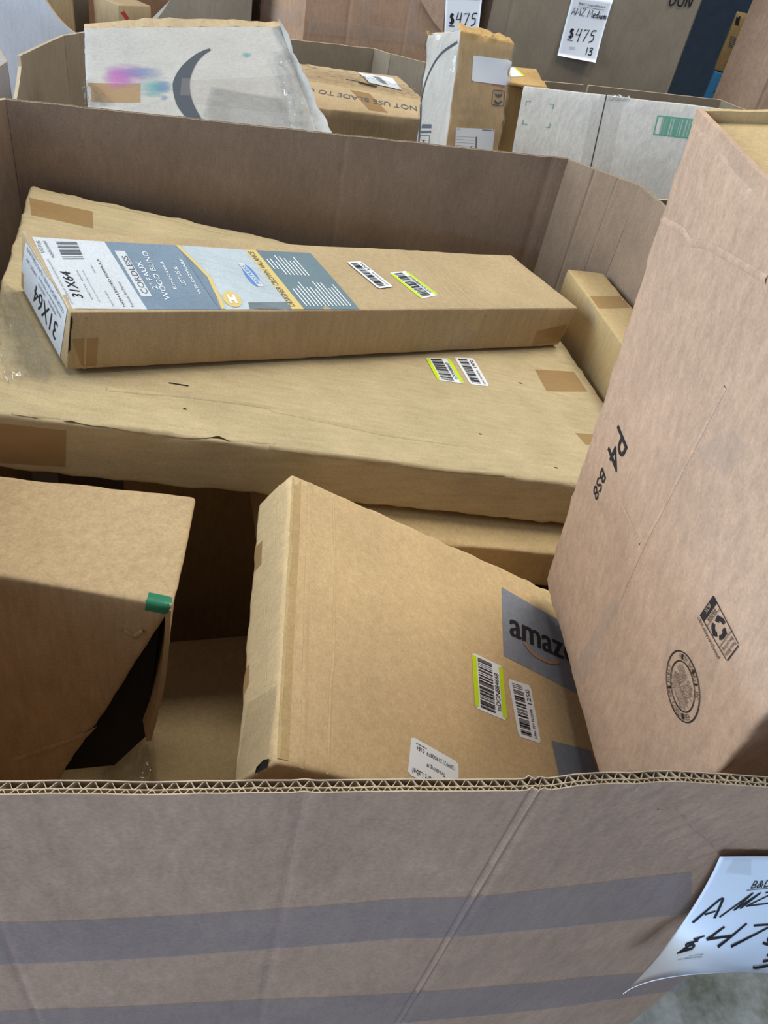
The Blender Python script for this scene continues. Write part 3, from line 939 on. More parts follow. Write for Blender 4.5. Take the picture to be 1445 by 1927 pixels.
# ---- tall rosy carton
p4 = Carton('tall_carton', 'tall rosy-brown carton with upside-down black printing standing by the grey-taped carton', K_P4, cuboid([0.4036, 0.24, 0.7036, 0.0782, -0.1377, -0.1108, 0.125, 0.3626, 0.551]), r=.005, amp=.0012, freq=7, seed=21, n=44, wear=.0025,
            facemats={(2, 1): K_SMALL})
zp = Z(1000, 700, 3.211); zq = Z(1020, 1080, 3.4)
text('printed_letters', p4.para(LEFT, zp(526, 318), zp(459, 480), zp(580, 458)), 'P4', INK, p4.root, label='large black print')
text('printed_letters', p4.para(LEFT, zp(433, 573), zp(380, 716), zp(455, 642)), 'BS8', INK, p4.root, label='black print')
Sq = p4.surf(LEFT, zp(1107, 1350), zp(1025, 1470), zp(1190, 1755), zp(1265, 1655))
rec = rects('recycling_mark', Sq, [(0, 0, 1, .145), (0, .145, .03, .96), (.97, .145, 1, .96), (.05, .965, .95, .985), (.03, .255, .97, .265), (.03, .70, .97, .71)], INK, p4.root, .0008, 3, label='printed recycling instruction box')
text('lettering', Sq, 'BOX', K_P4, rec, (.30, .03, .66, .115), off=.0012)
text('lettering', Sq, 'PAPER', INK, rec, (.22, .165, .80, .24))
texts('lettering', Sq, [('Recycling', (.12, .75, .88, .83)), ('Please Before', (.10, .86, .90, .93))], INK, rec)
Sv = p4.surf(LEFT, zp(1025, 1478), zp(1148, 1725), zp(1128, 1735), zp(1008, 1490))
Sv2 = p4.surf(LEFT, zp(1128, 1738), zp(1006, 1490), zp(1024, 1476), zp(1146, 1722))
text('lettering', Sv2, 'how2recycle.info', INK, rec)
V = []; F = []
for k in range(3):                                           # three bent arrows of the recycling triangle
    a0 = math.radians(90 + 120 * k)
    def pt(r, a): return Sq.at(.5 + r * 1.0 * math.cos(a), .48 + r * .46 * math.sin(a), .0009)
    m = len(V)
    for i in range(7):
        a = a0 + math.radians(-40 + 62 * i / 6); V.append(pt(.25, a)); V.append(pt(.41, a))
    for i in range(6): F.append((m + 2 * i, m + 2 * i + 1, m + 2 * i + 3, m + 2 * i + 2))
    m = len(V); a = a0 + math.radians(22)
    V += [pt(.18, a), pt(.49, a), pt(.33, a + math.radians(36))]; F.append((m, m + 1, m + 2))
obj('recycling_arrows', V, F, INK, rec)
# round box maker's stamp
ca, cb = p4.px(LEFT, *zq(902, 718)); ea = p4.px(LEFT, *zq(940, 898)); RS = .0275
e1 = np.array([-1., 0.]); up_ = np.array([0., -1.])
def stamp(s, t, off):     # s, t in radii; upside down like the other printing
    return p4.S(p4.fp(LEFT, ca + e1[0] * s * RS, cb + up_[1] * t * RS), off)
SS = Surf(stamp)
circ = lambda r: [(r * math.cos(k * math.pi / 24), r * math.sin(k * math.pi / 24)) for k in range(49)]
st = ribbon('maker_stamp', SS, [circ(1.), circ(.72)], .0013, INK, p4.root, off=.0008, label='round printed box maker stamp')
texts('lettering', SS, [('BOX CERTIFICATE', (-.42, .44, .42, .55)), ('THIS BOX MEETS ALL CONSTRUCTION', (-.58, .34, .58, .40)), ('REQUIREMENTS OF APPLICABLE', (-.56, .25, .56, .31)), ('FREIGHT CLASSIFICATION', (-.52, .16, .52, .22)),
      ('EDGE CRUSH', (-.5, .0, .5, .11)), ('TEST (ECT)', (-.42, -.13, .42, -.02)), ('SIZE LIMIT', (-.52, -.30, -.02, -.21)), ('32 LBS', (.08, -.30, .5, -.21)), ('GROSS WT', (-.45, -.46, .0, -.37)), ('65 LBS', (.08, -.46, .4, -.37))], INK, st)
rects('stamp_lines', SS, [(-.6, -.165, .6, -.15), (-.55, -.34, .55, -.325), (-.62, .125, .62, .14)], INK, st)
def arc_text(s, r, a0, a1, h, flip=False):
    V = []; F = []; n = len(s)
    for i, ch in enumerate(s):
        if ch == ' ': continue
        v, f = glyphs(ch); a = math.radians(a0 + (a1 - a0) * (i + .5) / n); wd = abs(math.radians(a1 - a0)) * r / n * .72; k = len(V)
        for x, y in v:
            lx = (x - .5) * wd; ly = (y - .5) * h
            rr = r + (ly if not flip else -ly); aa = a - (lx / r if not flip else -lx / r)
            V.append(SS.at(rr * math.cos(aa), rr * math.sin(aa), .0009))
        F += [[q_ + k for q_ in x] for x in f]
    obj('lettering', V, F, INK, st)
arc_text('CAROLINA CONTAINER', .86, 165, 15, .17)
arc_text('HIGH POINT, NC', .86, 215, 325, .17, True)
# raised board edges and flap on the tall carton's open top
def lip(c, pts, h, th_dir, name, mat):
    V = []; n = len(pts)
    for p in pts:
        b = c.T(np.array(p)); u = (c.T(np.array(p) + np.array([0, 0, .01])) - b); u /= np.linalg.norm(u)
        t = c.T(np.array(p) + np.array(th_dir)) - b
        wob = .0015 * nz(b, 3, 60)
        V += [b - u * .004, b + u * (h + wob), b + t + u * (h + wob * .5), b + t - u * .004]
    F = []
    for i in range(n - 1):
        a = 4 * i; e = a + 4
        F += [(a, e, e + 1, a + 1), (a + 1, e + 1, e + 2, a + 2), (a + 2, e + 2, e + 3, a + 3)]
    F += [(0, 1, 2, 3), (4 * n - 1, 4 * n - 2, 4 * n - 3, 4 * n - 4)]
    return obj(name, V, F, mat, c.root)
Lp = p4.L
lip(p4, [(.0012, Lp[1] * k / 30, Lp[2]) for k in range(31)], .008, (.0045, 0, 0), 'raised_edge', K_P4)
lip(p4, [(.006 + (Lp[0] - .007) * k / 12, Lp[1] - .0012, Lp[2]) for k in range(13)], .008, (0, -.0045, 0), 'raised_edge', K_SMALL)
ridge_px(p4, LEFT, [zp(1180, 90), zp(1000, 430), zp(700, 1000), zp(540, 1370)], .004, .0012, K_P4)
ridge_px(p4, LEFT, [zp(540, 790), zp(655, 1040)], .004, .001, K_P4)
zr = Z(1010, 180, 3.322)
ridge_px(p4, LEFT, [zr(770, 765), zr(920, 850), zr(960, 920), zr(1060, 930), zr(1200, 1010), zr(1445, 1150)], .006, .0014, K_P4)
tape_px(p4, LEFT, (zp(1190, 640), zp(1290, 440), zp(1210, 330), zp(990, 470)), TAPE_CLEAR, 'tape', label='clear tape')
tape_px(p4, LEFT, (zp(310, 1900), zp(545, 1380), zp(480, 1370), zp(250, 1800)), TAPE_CLEAR, 'tape', label='clear tape')
tape_px(p4, LEFT, (zq(520, 1320), zq(1100, 1360), zq(1060, 1280), zq(550, 1250)), TAPE_CLEAR, 'tape', label='clear tape')

# ---- tilted carton with grey paper tape
amz = Carton('tilted_carton', 'tilted golden kraft carton sealed with grey lettered paper tape', K_AMZ, cuboid([0.0386, 0.3352, 0.7709, 0.2176, 0.4762, -0.0746, 0.44, 0.3077, 0.0664]), r=.005, amp=.0011, freq=7, seed=31, n=44, wear=.002)
za = Z(740, 1050, 3.284); zl = Z(400, 860, 2.876)
def ext(a, b, k): return (a[0] + (b[0] - a[0]) * k, a[1] + (b[1] - a[1]) * k)
tl, bl = za(668, 180), za(682, 605)
tr, br = za(985, 360), za(1120, 830)
gt = tape_px(amz, TOP, (bl, ext(bl, br, 1.1), ext(tl, tr, 1.2), tl), GREYTAPE, 'paper_tape', label='grey paper tape with lettering')
St = amz.para(TOP, za(722, 478), za(1052, 627), za(720, 374)); St2 = amz.para(TOP, za(1062, 631), za(1215, 700), za(1060, 527))
def ftext(S, s, mat, parent, bold=.012, off=.0012):
    v, f = glyphs(s); V = []; F = []
    for dx in (-bold, 0, bold):
        k = len(V); V += [S.at(a + dx, b, off + dx * .002) for a, b in v]; F += [[i + k for i in x] for x in f]
    return obj('lettering', V, F, mat, parent)
ftext(St, 'amaz', INK, gt); ftext(St2, 'on', INK, gt, .03)
def px_line(c, face, pts):
    i, j = [k for k in range(3) if k != face[0]]
    return [(a / c.L[i], b / c.L[j]) for a, b in (c.px(face, *p) for p in pts)]
SA = face_surf(amz, TOP)
ribbon('smile_print', SA, [smooth_line(px_line(amz, TOP, [za(805, 520), za(860, 590), za(930, 632), za(985, 648), za(1030, 640)]), 6)], .0045, ORANGE_INK, gt, off=.0012)
tape_px(amz, TOP, (za(1030, 1375), za(1290, 1420), za(1215, 1190), za(975, 1130)), GREYTAPE, 'paper_tape', label='grey paper tape')
bar_label(amz, TOP, (za(703, 1008), za(672, 670), za(482, 583), za(503, 925)), 'tsDON884668', True, 25)
bar_label(amz, TOP, (za(912, 1148), za(845, 790), za(707, 746), za(775, 1102)), '1250', False, 26, small='LPN PM FQ598')
S = amz.surf(TOP, za(400, 1265), za(108, 1102), za(83, 1335), za(400, 1500))
lb = patch('shipping_label', S, LABEL, amz.root, .0005, cut=.12, nx=6, ny=6, label='white label with upside-down lettering')
texts('lettering', S, [('120W2121900879  0184', (.08, .17, .88, .28)), ('Tracking #', (.28, .46, .66, .60)), ('Returns Smart Label', (.08, .78, .92, .93))], INK, lb)
rects('lettering', S, [(.68, .11, .90, .125)], INK, lb)
ridge_px(amz, TOP, [zl(533, 120), zl(530, 160), zl(512, 600), zl(505, 1000), zl(495, 1500), zl(480, 1690)], .006, .0008, K_AMZ)
ridge_px(amz, TOP, [zl(652, 210), zl(662, 600), zl(656, 1100), zl(638, 1260), zl(625, 1720)], .003, .0011, K_AMZ)
rects('worn_edge', SA, [(.006, .015, .030, .985)], K_SMALL, amz.root, .0004, 12, label='pale worn edge')
ridge_px(amz, LEFT, [zl(355, 150), zl(345, 300), zl(338, 520)], .002, .0008, K_AMZ)
ridge_px(amz, LEFT, [zl(280, 700), zl(290, 1000), zl(285, 1240)], .002, .0008, K_AMZ)
tape_px(amz, LEFT, (zl(225, 625), zl(268, 580), zl(272, 455), zl(232, 490)), TAPE, label='brown tape tab')
tape_px(amz, LEFT, (zl(160, 1310), zl(195, 1230), zl(200, 1120), zl(165, 1160)), TAPE, label='brown tape tab')
tape_px(amz, TOP, (zl(700, 190), zl(740, 222), zl(735, 195), zl(450, 60)), TAPE_CLEAR, label='clear tape')
tape_px(amz, LEFT, (zl(125, 1745), zl(300, 1640), zl(355, 1230), zl(190, 1330)), FILM2, 'shrink_film', label='glossy clear film on the carton end')
gap = [zl(318, 1635), zl(285, 1640), zl(250, 1680), zl(225, 1735), zl(180, 1765), zl(240, 1750), zl(285, 1715)]
q = [amz.px(LEFT, *p) for p in gap]
obj('torn_corner', [amz.S(amz.fp(LEFT, max(a, .0), min(b, amz.L[2] - .001)), .0016) for a, b in q], [tuple(range(len(q)))], DARK, amz.root, label='torn dark corner')

# ---- left carton with green tape
ZT = .84
NR, FR = atz(330, 1143, ZT), atz(375, 930, ZT); a_, b_ = atz(0, 1083, ZT), atz(0, 890, ZT)
def toX(p, q, x): return p + (q - p) * ((x - p[0]) / (q[0] - p[0]))
NL, FL = toX(NR, a_, -.36), toX(FR, b_, -.36)
ZB = .41; dn = np.array([0, 0, ZB - ZT])
NRb, FRb = toX(NR, a_, -.178) + dn, toX(FR, b_, -.145) + dn
leftc = Carton('open_ended_carton', 'tan carton with a green tape tab and a gaping dark end', K_LEFT, [[[NL + dn, NL], [FL + dn, FL]], [[NRb, NR], [FRb, FR]]], r=.006, amp=.003, freq=6, seed=41, n=40, wear=.002)
zg = Z(0, 1050, 2.779)
patch('green_tape', leftc.surf(TOP, zg(768, 222), zg(905, 248), zg(908, 203), zg(780, 176)), GREEN_TAPE, leftc.root, .0006, nx=4, ny=4)
patch('green_tape', leftc.surf(FRONT, zg(755, 278), zg(880, 298), zg(905, 238), zg(768, 212)), GREEN_TAPE, leftc.root, .0006, nx=4, ny=4)
# end flap hanging below the top's right edge
bn = aty(*zg(765, 960), NR[1] + .015); bf = bn + (FR - NR) * .9 + np.array([-.045, 0, -.01])
V = []; n = 12
for i in range(n + 1):
    t = i / n; a = NR * (1 - t) + bn * t + np.array([.005 * math.sin(math.pi * t) - .009 * (1 - t), .004 * (1 - t), -.009 * (1 - t)]); c_ = FR * (1 - t) + bf * t + np.array([-.014 * (1 - t), -.004, -.009 * (1 - t)])
    V += [a, c_, c_ + np.array([.005, 0, 0]), a + np.array([.005, 0, 0])]
F = []
for i in range(n):
    k = 4 * i; e = k + 4
    F += [(k, k + 1, e + 1, e), (k + 2, k + 3, e + 3, e + 2), (k + 3, k, e, e + 3), (k + 1, k + 2, e + 2, e + 1)]
F += [(0, 3, 2, 1), (4 * n, 4 * n + 1, 4 * n + 2, 4 * n + 3)]
obj('end_flap', V, F, K_LEFT, leftc.root, label='folded end flap in shade')
# dark panel standing in for the shade inside the gaping end
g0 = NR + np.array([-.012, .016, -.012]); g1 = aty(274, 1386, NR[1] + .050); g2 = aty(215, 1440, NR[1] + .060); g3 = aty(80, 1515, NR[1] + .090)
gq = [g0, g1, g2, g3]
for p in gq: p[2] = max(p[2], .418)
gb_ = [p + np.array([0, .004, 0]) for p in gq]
obj('shade_panel', gq + gb_, [(0, 3, 2, 1), (4, 5, 6, 7), (0, 1, 5, 4), (1, 2, 6, 5), (2, 3, 7, 6), (3, 0, 4, 7)], DARK, leftc.root, label='dark lining inside the gaping end')
ridge_px(leftc, FRONT, [zg(70, 1060), zg(300, 985), zg(520, 895)], .008, .003, K_LEFT)
ridge_px(leftc, FRONT, [zg(640, 380), zg(700, 420), zg(750, 385)], .006, .002, K_LEFT)

# ---- deep carton at the bottom of the gap, with film
deep = Carton('deep_carton', 'shadowed kraft carton deep in the gap below the green-taped carton', K_DEEP, cuboid([-.25, .31, .012, 0, 0, .03, .37, .47, .395]), r=.004, amp=.0015, seed=51)
ridge_px(deep, TOP, [(295, 1323), (440, 1330)], .004, .001, K_DEEP)
S = deep.surf(TOP, (190, 1500), (300, 1500), (290, 1380), (240, 1400))
fs = Surf(lambda s, t, off: S.at(s, t, off + .012 + .05 * math.sin(math.pi * s) * math.sin(math.pi * t) + .014 * noise.noise(Vector((s * 5, t * 4, 2.)))))
film = thing('plastic_film', S.at(.5, .5), 'crumpled clear plastic film lying on the deep shadowed carton', 'plastic film')
patch('film_sheet', fs, FILM, film, 0, nx=24, ny=24)
under = Carton('support_carton', 'dark shadowed carton under the tilted grey-taped carton', K_DEEP, cuboid([.16, .25, .012, 0, 0, 0, .33, .36, .50]), r=.004, seed=52)
backc = Carton('support_carton', 'dark shadowed carton holding up the thin flat carton', K_DEEP, cuboid([-.10, 1.0, .012, 0, 0, .03, .70, .26, .57]), r=.004, seed=53)
edgec = Carton('side_carton', 'brown carton corner between the large flat carton and the bin side', K_LEFT, cuboid([-.395, .95, .012, 0, 0, 0, .125, .20, .82]), r=.004, seed=54)

# ================================================================== cartons in the rear bins
# ---- pale carton with the crescent print
xd = np.array([.395, .026, .053]); yd = np.array([-.094, .968, .231]); nn = np.cross(xd, yd); nn /= np.linalg.norm(nn)
P0 = CAM + 1.09 * (np.array([-.202, 1.85, 1.024]) - CAM)
FLc, FRc, NRc, NLc = [onplane(u, v, P0, nn) for u, v in ((157, 50), (530, 48), (612, 282), (164, 226))]
hN = nn * .09
smile = Carton('pale_carton', 'whitish carton with a dark crescent print and dye stains', K_SMILE, [[[NLc - hN, NLc], [FLc - hN, FLc]], [[NRc - hN, NRc], [FRc - hN, FRc]]], r=.006, amp=.002, seed=61, n=36, wear=.003)
zs = Z(0, 0, 3.0104); zt2 = Z(480, 0, 3.0104)
out = [zs(1193, 285), zs(1180, 278), zs(1110, 310), zs(1030, 375), zs(985, 450), zs(980, 510), zs(1000, 590), zs(1040, 650), zs(1090, 700), zs(1130, 740)]
inn = [zs(1193, 288), zs(1185, 292), zs(1150, 318), zs(1110, 365), zs(1082, 430), zs(1075, 490), zs(1085, 560), zs(1110, 620), zs(1160, 700), zs(1200, 745)]
V = []; F = []
SF = face_surf(smile, TOP)
ol, il = smooth_line(px_line(smile, TOP, out), 4), smooth_line(px_line(smile, TOP, inn), 4)
for a, b in zip(ol, il): V += [SF.at(*a, .0009), SF.at(*b, .0009)]
for i in range(len(ol) - 1): F.append((2 * i, 2 * i + 1, 2 * i + 3, 2 * i + 2))
obj('crescent_print', V, F, INK_SMILE, smile.root, label='dark slate crescent print')
def stain(mat, quad, name='dye_stain', n=14):
    S = smile.surf(TOP, *quad); o = patch(name, S, mat, smile.root, .0007, nx=n, ny=n, label='blurred dye stain')
    at = o.data.attributes.new('fade', 'FLOAT', 'POINT')
    for k in range((n + 1) ** 2):
        s, t = (k % (n + 1)) / n, (k // (n + 1)) / n
        at.data[k].value = 1.0 - 1.15 * math.hypot((s - .5) * 1.9, (t - .5) * 1.9)
stain(STAIN_P, (zs(560, 510), zs(860, 510), zs(840, 335), zs(560, 335)))
stain(STAIN_M, (zs(560, 520), zs(760, 520), zs(760, 385), zs(560, 385)))
stain(STAIN_B, (zs(640, 460), zs(960, 460), zs(960, 365), zs(640, 365)))
stain(STAIN_T, (zs(760, 570), zs(1000, 570), zs(1000, 420), zs(760, 420)))
stain(STAIN_B, (zs(860, 540), zs(990, 540), zs(990, 445), zs(860, 445)))
stain(STAIN_T, (zs(1360, 335), zs(1430, 335), zs(1430, 290), zs(1360, 290)))
stain(STAIN_B, (zs(900, 575), zs(960, 575), zs(960, 535), zs(900, 535)))
tape_px(smile, TOP, (zs(490, 572), zs(795, 576), zs(795, 470), zs(490, 468)), TAPE, label='tan tape')
tape_px(smile, TOP, (zs(1085, 590), zs(1640, 640), zs(1600, 430), zs(1085, 455)), TAPE_CLEAR, label='clear tape')
patch('clear_tape', smile.surf(TOP, zs(1022, 545), zs(1085, 550), zs(1095, 450), zs(1030, 445)), TAPE_CLEAR, smile.root, .0013, nx=4, ny=4)
# crumpled flap along the far edge, torn flap along the right edge
def strip_flap(name, P, H, mat, parent, th=.004, seed=0, label=None):
    V = []; F = []; n = len(P)
    for i, (p, h) in enumerate(zip(P, H)):
        w_ = .004 * nz(p, seed, 22)
        t = np.array([0, th, 0])
        V += [p, p + h + np.array([w_, w_, w_]), p + h + t + np.array([w_, w_, w_]), p + t]
    for i in range(n - 1):
        a = 4 * i; e = a + 4; F += [(a, e, e + 1, a + 1), (a + 1, e + 1, e + 2, a + 2), (a + 2, e + 2, e + 3, a + 3)]
    F += [(0, 1, 2, 3), (4 * n - 1, 4 * n - 2, 4 * n - 3, 4 * n - 4)]
    return obj(name, V, F, mat, parent, smooth=False, label=label)
n = 24
PP = [smile.S((smile.L[0] * i / n, smile.L[1] - .004, smile.L[2])) for i in range(n + 1)]
HH = [np.array([0, .012, .006 + .008 * math.sin(math.pi * i / n)]) for i in range(n + 1)]
strip_flap('raised_flap', PP, HH, K_BLADE, smile.root, seed=4)
PP = [smile.S((smile.L[0] - .003, smile.L[1] * (1 - i / n), smile.L[2])) for i in range(n + 1)]
HH = [np.array([-.006 + .030 * (i / n), -.01, .022 * (1 - .35 * i / n) * (.85 + .12 * math.sin(i * .6))]) for i in range(n + 1)]
strip_flap('torn_flap', PP, HH, K_SMILE, smile.root, seed=9, label='torn crumpled flap')
S = smile.surf(TOP, zt2(200, 780), zt2(345, 800), zt2(180, 300), zt2(100, 330))
fl = Surf(lambda s, t, off: S.at(s, t, off + .006 + .016 * abs(noise.noise(Vector((s * 4, t * 7, 3.)))) + .006 * noise.noise(Vector((s * 11, t * 16, 1.)))))
patch('shrink_film', fl, FILM, smile.root, .002, nx=18, ny=34, label='crumpled clear film')
S = smile.surf(TOP, zs(1150, 690), zs(1640, 730), zs(1600, 560), zs(1200, 500))
fl2 = Surf(lambda s, t, off: S.at(s, t, off + .002 + .005 * abs(noise.noise(Vector((s * 5, t * 5, 3.))))))
patch('shrink_film', fl2, FILM2, smile.root, .001, nx=26, ny=18, label='crumpled clear film')
S = smile.surf(TOP, zs(470, 610), zs(640, 590), zs(520, 470), zs(470, 460))
fl3 = Surf(lambda s, t, off: S.at(s, t, off + .002 + .012 * abs(noise.noise(Vector((s * 4, t * 5, 3.))))))
patch('shrink_film', fl3, FILM, smile.root, .001, nx=16, ny=14, label='crumpled clear film')

# ---- carton with the blade warning
blade = Carton('warning_carton', 'sand-coloured carton with upside-down warning lettering under torn film', K_BLADE, cuboid([.0981, 1.9865, .5238, -.0021, .004, .1161, .5604, .4331, .3736]), r=.005, amp=.002, seed=71, n=30, wear=.003)
zv = Z(540, 80, 5.161)
text('printed_letters', blade.surf(TOP, zv(1255, 622), zv(190, 440), zv(180, 480), zv(1265, 668)), 'DO NOT USE BLADE TO OPEN'[3:-3], INK_GREY, blade.root, label='grey upside-down warning print')
tape_px(blade, TOP, (zv(800, 665), zv(980, 690), zv(800, 490), zv(610, 455)), TAPE, label='tan tape')
lb = patch('shipping_label', blade.surf(TOP, zv(800, 405), zv(1120, 470), zv(1020, 355), zv(690, 298)), LABEL, blade.root, .003, nx=6, ny=5, label='white shipping label')
barcode(blade.surf(TOP, zv(900, 400), zv(985, 425), zv(900, 350), zv(825, 338)), lb, (0, 0, 1, 1), 12, 3, INK_GREY, .0036)
S = blade.surf(TOP, zv(140, 360), zv(1290, 560), zv(1230, 460), zv(140, 250))
fl = Surf(lambda s, t, off: S.at(s, t, off + .003 + .014 * abs(noise.noise(Vector((s * 14, t * 4, 3.))))))
patch('shrink_film', fl, FILM, blade.root, .003, nx=60, ny=12, label='torn clear film')
ridge_px(blade, TOP, [zv(160, 350), zv(450, 385), zv(700, 410), zv(880, 450), zv(1250, 530)], .02, .006, K_BLADE, 'torn_seam')
S = face_surf(blade, TOP)
q = px_line(blade, TOP, [zv(570, 385), zv(680, 405), zv(760, 425), zv(870, 450)])
ribbon('seam_gap', S, [q], .008, DARK, blade.root, off=.007)

# ---- upright worn carton with CE mark
ce = Carton('upright_carton', 'upright battered carton with CE mark, white stickers and shrink wrap', K_CE, cuboid([0.5143, 1.5114, 0.6771, -0.2996, 0.0431, 0.305, 0.139, 0.1159, 0.5]), r=.005, amp=.003, freq=14, seed=81, n=36, wear=.005, facemats={LEFT: K_CEW})
zx = Z(760, 20, 4.8167)
s1 = patch('sticker', ce.surf(FRONT, zx(612, 638), zx(965, 682), zx(985, 452), zx(635, 405)), LABEL, ce.root, .0008, cut=.08, label='blank white sticker')
patch('red_strip', ce.surf(FRONT, zx(800, 672), zx(915, 690), zx(918, 675), zx(800, 655)), REDINK, ce.root, .0006, nx=3, ny=1)
s2 = patch('sticker', ce.surf(FRONT, zx(458, 1300), zx(803, 1330), zx(820, 1075), zx(470, 1060)), LABEL, ce.root, .0008, cut=.06, label='scuffed white sticker')
S = ce.surf(FRONT, zx(458, 1300), zx(803, 1330), zx(820, 1075), zx(470, 1060))
rects('lettering', S, [(.03, .945, .12, .965), (.68, .945, .92, .975), (.95, .93, .97, .98)] + [(.02, .12 + .11 * k, .5, .128 + .11 * k) for k in range(6)], INK_GREY, s2, .0012)
ribbon('scribble', S, [smooth_line([(.36, .05), (.42, .3), (.44, .1), (.4, .08), (.55, .1)], 4), [(.55, .7), (.55, .3), (.58, .1)]], .004, INK_GREY, s2, off=.0013)
S = ce.surf(FRONT, zx(905, 868), zx(918, 728), zx(808, 718), zx(792, 855))
rr = lambda a, b, c, d, k: smooth_line([(a + k, b), (c - k, b), (c, b + k), (c, d - k), (c - k, d), (a + k, d), (a, d - k), (a, b + k), (a + k, b)], 3)
cm = ribbon('ce_mark', S, [rr(.02, .02, .98, .98, .12)], .0016, INK, ce.root, label='printed CE mark')
arc = lambda cx, cy, r1, r2, a0, a1: [(cx + r1 * math.cos(math.radians(a0 + (a1 - a0) * k / 14)), cy + r2 * math.sin(math.radians(a0 + (a1 - a0) * k / 14))) for k in range(15)]
ribbon('lettering', S, [arc(.36, .5, .20, .26, 90, 270), arc(.82, .5, .20, .26, 90, 270), [(.62, .5), (.78, .5)]], .005, INK, cm, off=.0011)
S = face_surf(ce, LEFT)
# shrink-wrap seam curve and print on the pale side
q = px_line(ce, LEFT, [zx(480, 285), zx(350, 380), zx(240, 540), zx(180, 720), zx(150, 900), zx(135, 1240)])
ribbon('printed_curve', S, [smooth_line(q, 5)], .005, INK_SMILE, ce.root, off=.0008)
S2 = ce.surf(LEFT, zx(150, 1110), zx(240, 1108), zx(245, 1030), zx(160, 1028))
rects('printed_bars', S2, [(0, 0, 1, .28), (0, .55, 1, 1)], INK_GREY, ce.root, .0008)
S2 = ce.surf(LEFT, zx(130, 1260), zx(222, 1260), zx(230, 1130), zx(145, 1125))
rects('printed_box', S2, [(0, 0, .05, 1), (.95, 0, 1, 1), (0, .95, 1, 1)], INK_GREY, ce.root, .0008)
text('printed_letters', ce.surf(LEFT, zx(150, 1240), zx(155, 1170), zx(200, 1172), zx(195, 1242)), 'CH', INK, ce.root)
S = ce.surf(LEFT, zx(55, 1220), zx(365, 1240), zx(505, 170), zx(200, 270))
fl = Surf(lambda s, t, off: S.at(s, t, off + .001 + .007 * abs(noise.noise(Vector((s * 4, t * 12, 3.))))))
patch('shrink_film', fl, FILM2, ce.root, .001, nx=16, ny=40, label='wrinkled shrink wrap')
S = ce.surf(FRONT, zx(365, 1240), zx(900, 1270), zx(1040, 330), zx(495, 250))
fl = Surf(lambda s, t, off: S.at(s, t, off + .0016 + .004 * abs(noise.noise(Vector((s * 5, t * 9, 7.))))))
patch('shrink_film', fl, TAPE_CLEAR, ce.root, .001, nx=24, ny=40, label='wrinkled shrink wrap')
n = 14
PP = [ce.S((ce.L[0] * i / n, .002, ce.L[2] - .001)) for i in range(n + 1)]
strip_flap('crushed_top_flap', PP, [np.array([0, .03, .005 + .003 * math.sin(i * 1.3)]) for i in range(n + 1)], K_CE, ce.root, seed=5)
PP = [ce.S((.0, ce.L[1] * (.8 + .2 * i / 6), ce.L[2] - .004)) for i in range(7)]
strip_flap('torn_corner_flap', PP, [np.array([-.008, -.004, .004 + .006 * (i / 6)]) for i in range(7)], K_CE, ce.root, seed=15, label='torn brown corner')

# ---- pale grey carton with green print
k = 1.3125; gp = CAM + k * (np.array([.6569, 1.5977, .6867]) - CAM)
grey = Carton('grey_carton', 'pale grey carton with a green barcode and corner brackets', K_GREY, cuboid([0.827, 1.9206, 0.526, -0.3705, -0.035, -0.4109, 0.70, 0.12, 0.5]), r=.004, amp=.0015, seed=91, n=30)
zk = Z(940, 0, 2.861)
S = grey.surf(FRONT, zk(122, 668), zk(270, 688), zk(292, 562), zk(142, 542))
a, b = .022, .19
rects('bracket_print', S, [(0, 0, b, a), (0, 0, a, b), (1 - b, 0, 1, a), (1 - a, 0, 1, b), (0, 1 - a, b, 1), (0, 1 - b, a, 1), (1 - b, 1 - a, 1, 1), (1 - a, 1 - b, 1, 1)], INK_GREEN, grey.root, .0008, 1, label='printed green corner brackets')
S = grey.surf(FRONT, zk(825, 725), ext(zk(825, 725), zk(1000, 745), 1.25), ext(zk(850, 620), zk(1030, 640), 1.25), zk(850, 620))
gb = rects('barcode_frame', S, [(0, 0, 1, .06), (0, .94, 1, 1), (0, 0, .03, 1), (.97, 0, 1, 1)], INK_GREEN, grey.root, .0008, 2, label='printed green barcode frame')
barcode(S, gb, (.14, .06, .86, .94), 20, 8, INK_GREEN, .0009)
S = face_surf(grey, FRONT)
_q = px_line(grey, FRONT, [zk(575, 512), zk(490, 900)])
ribbon('flap_seam', S, [[(_q[0][0] + (_q[1][0] - _q[0][0]) * i / 20, _q[0][1] + (_q[1][1] - _q[0][1]) * i / 20) for i in range(21)]], .0022, DARK, grey.root, off=.0012)
tape_px(grey, FRONT, (zk(430, 900), zk(590, 940), zk(670, 530), zk(510, 505)), TAPE_CLEAR, label='clear tape over the seam')
S = grey.surf(FRONT, zk(570, 540), zk(700, 545), zk(700, 515), zk(580, 510))
patch('clear_film', Surf(lambda s, t, off: S.at(s, t, off + .008 * abs(noise.noise(Vector((s * 6, t * 5, 1.)))))), FILM, grey.root, .001, nx=14, ny=8)

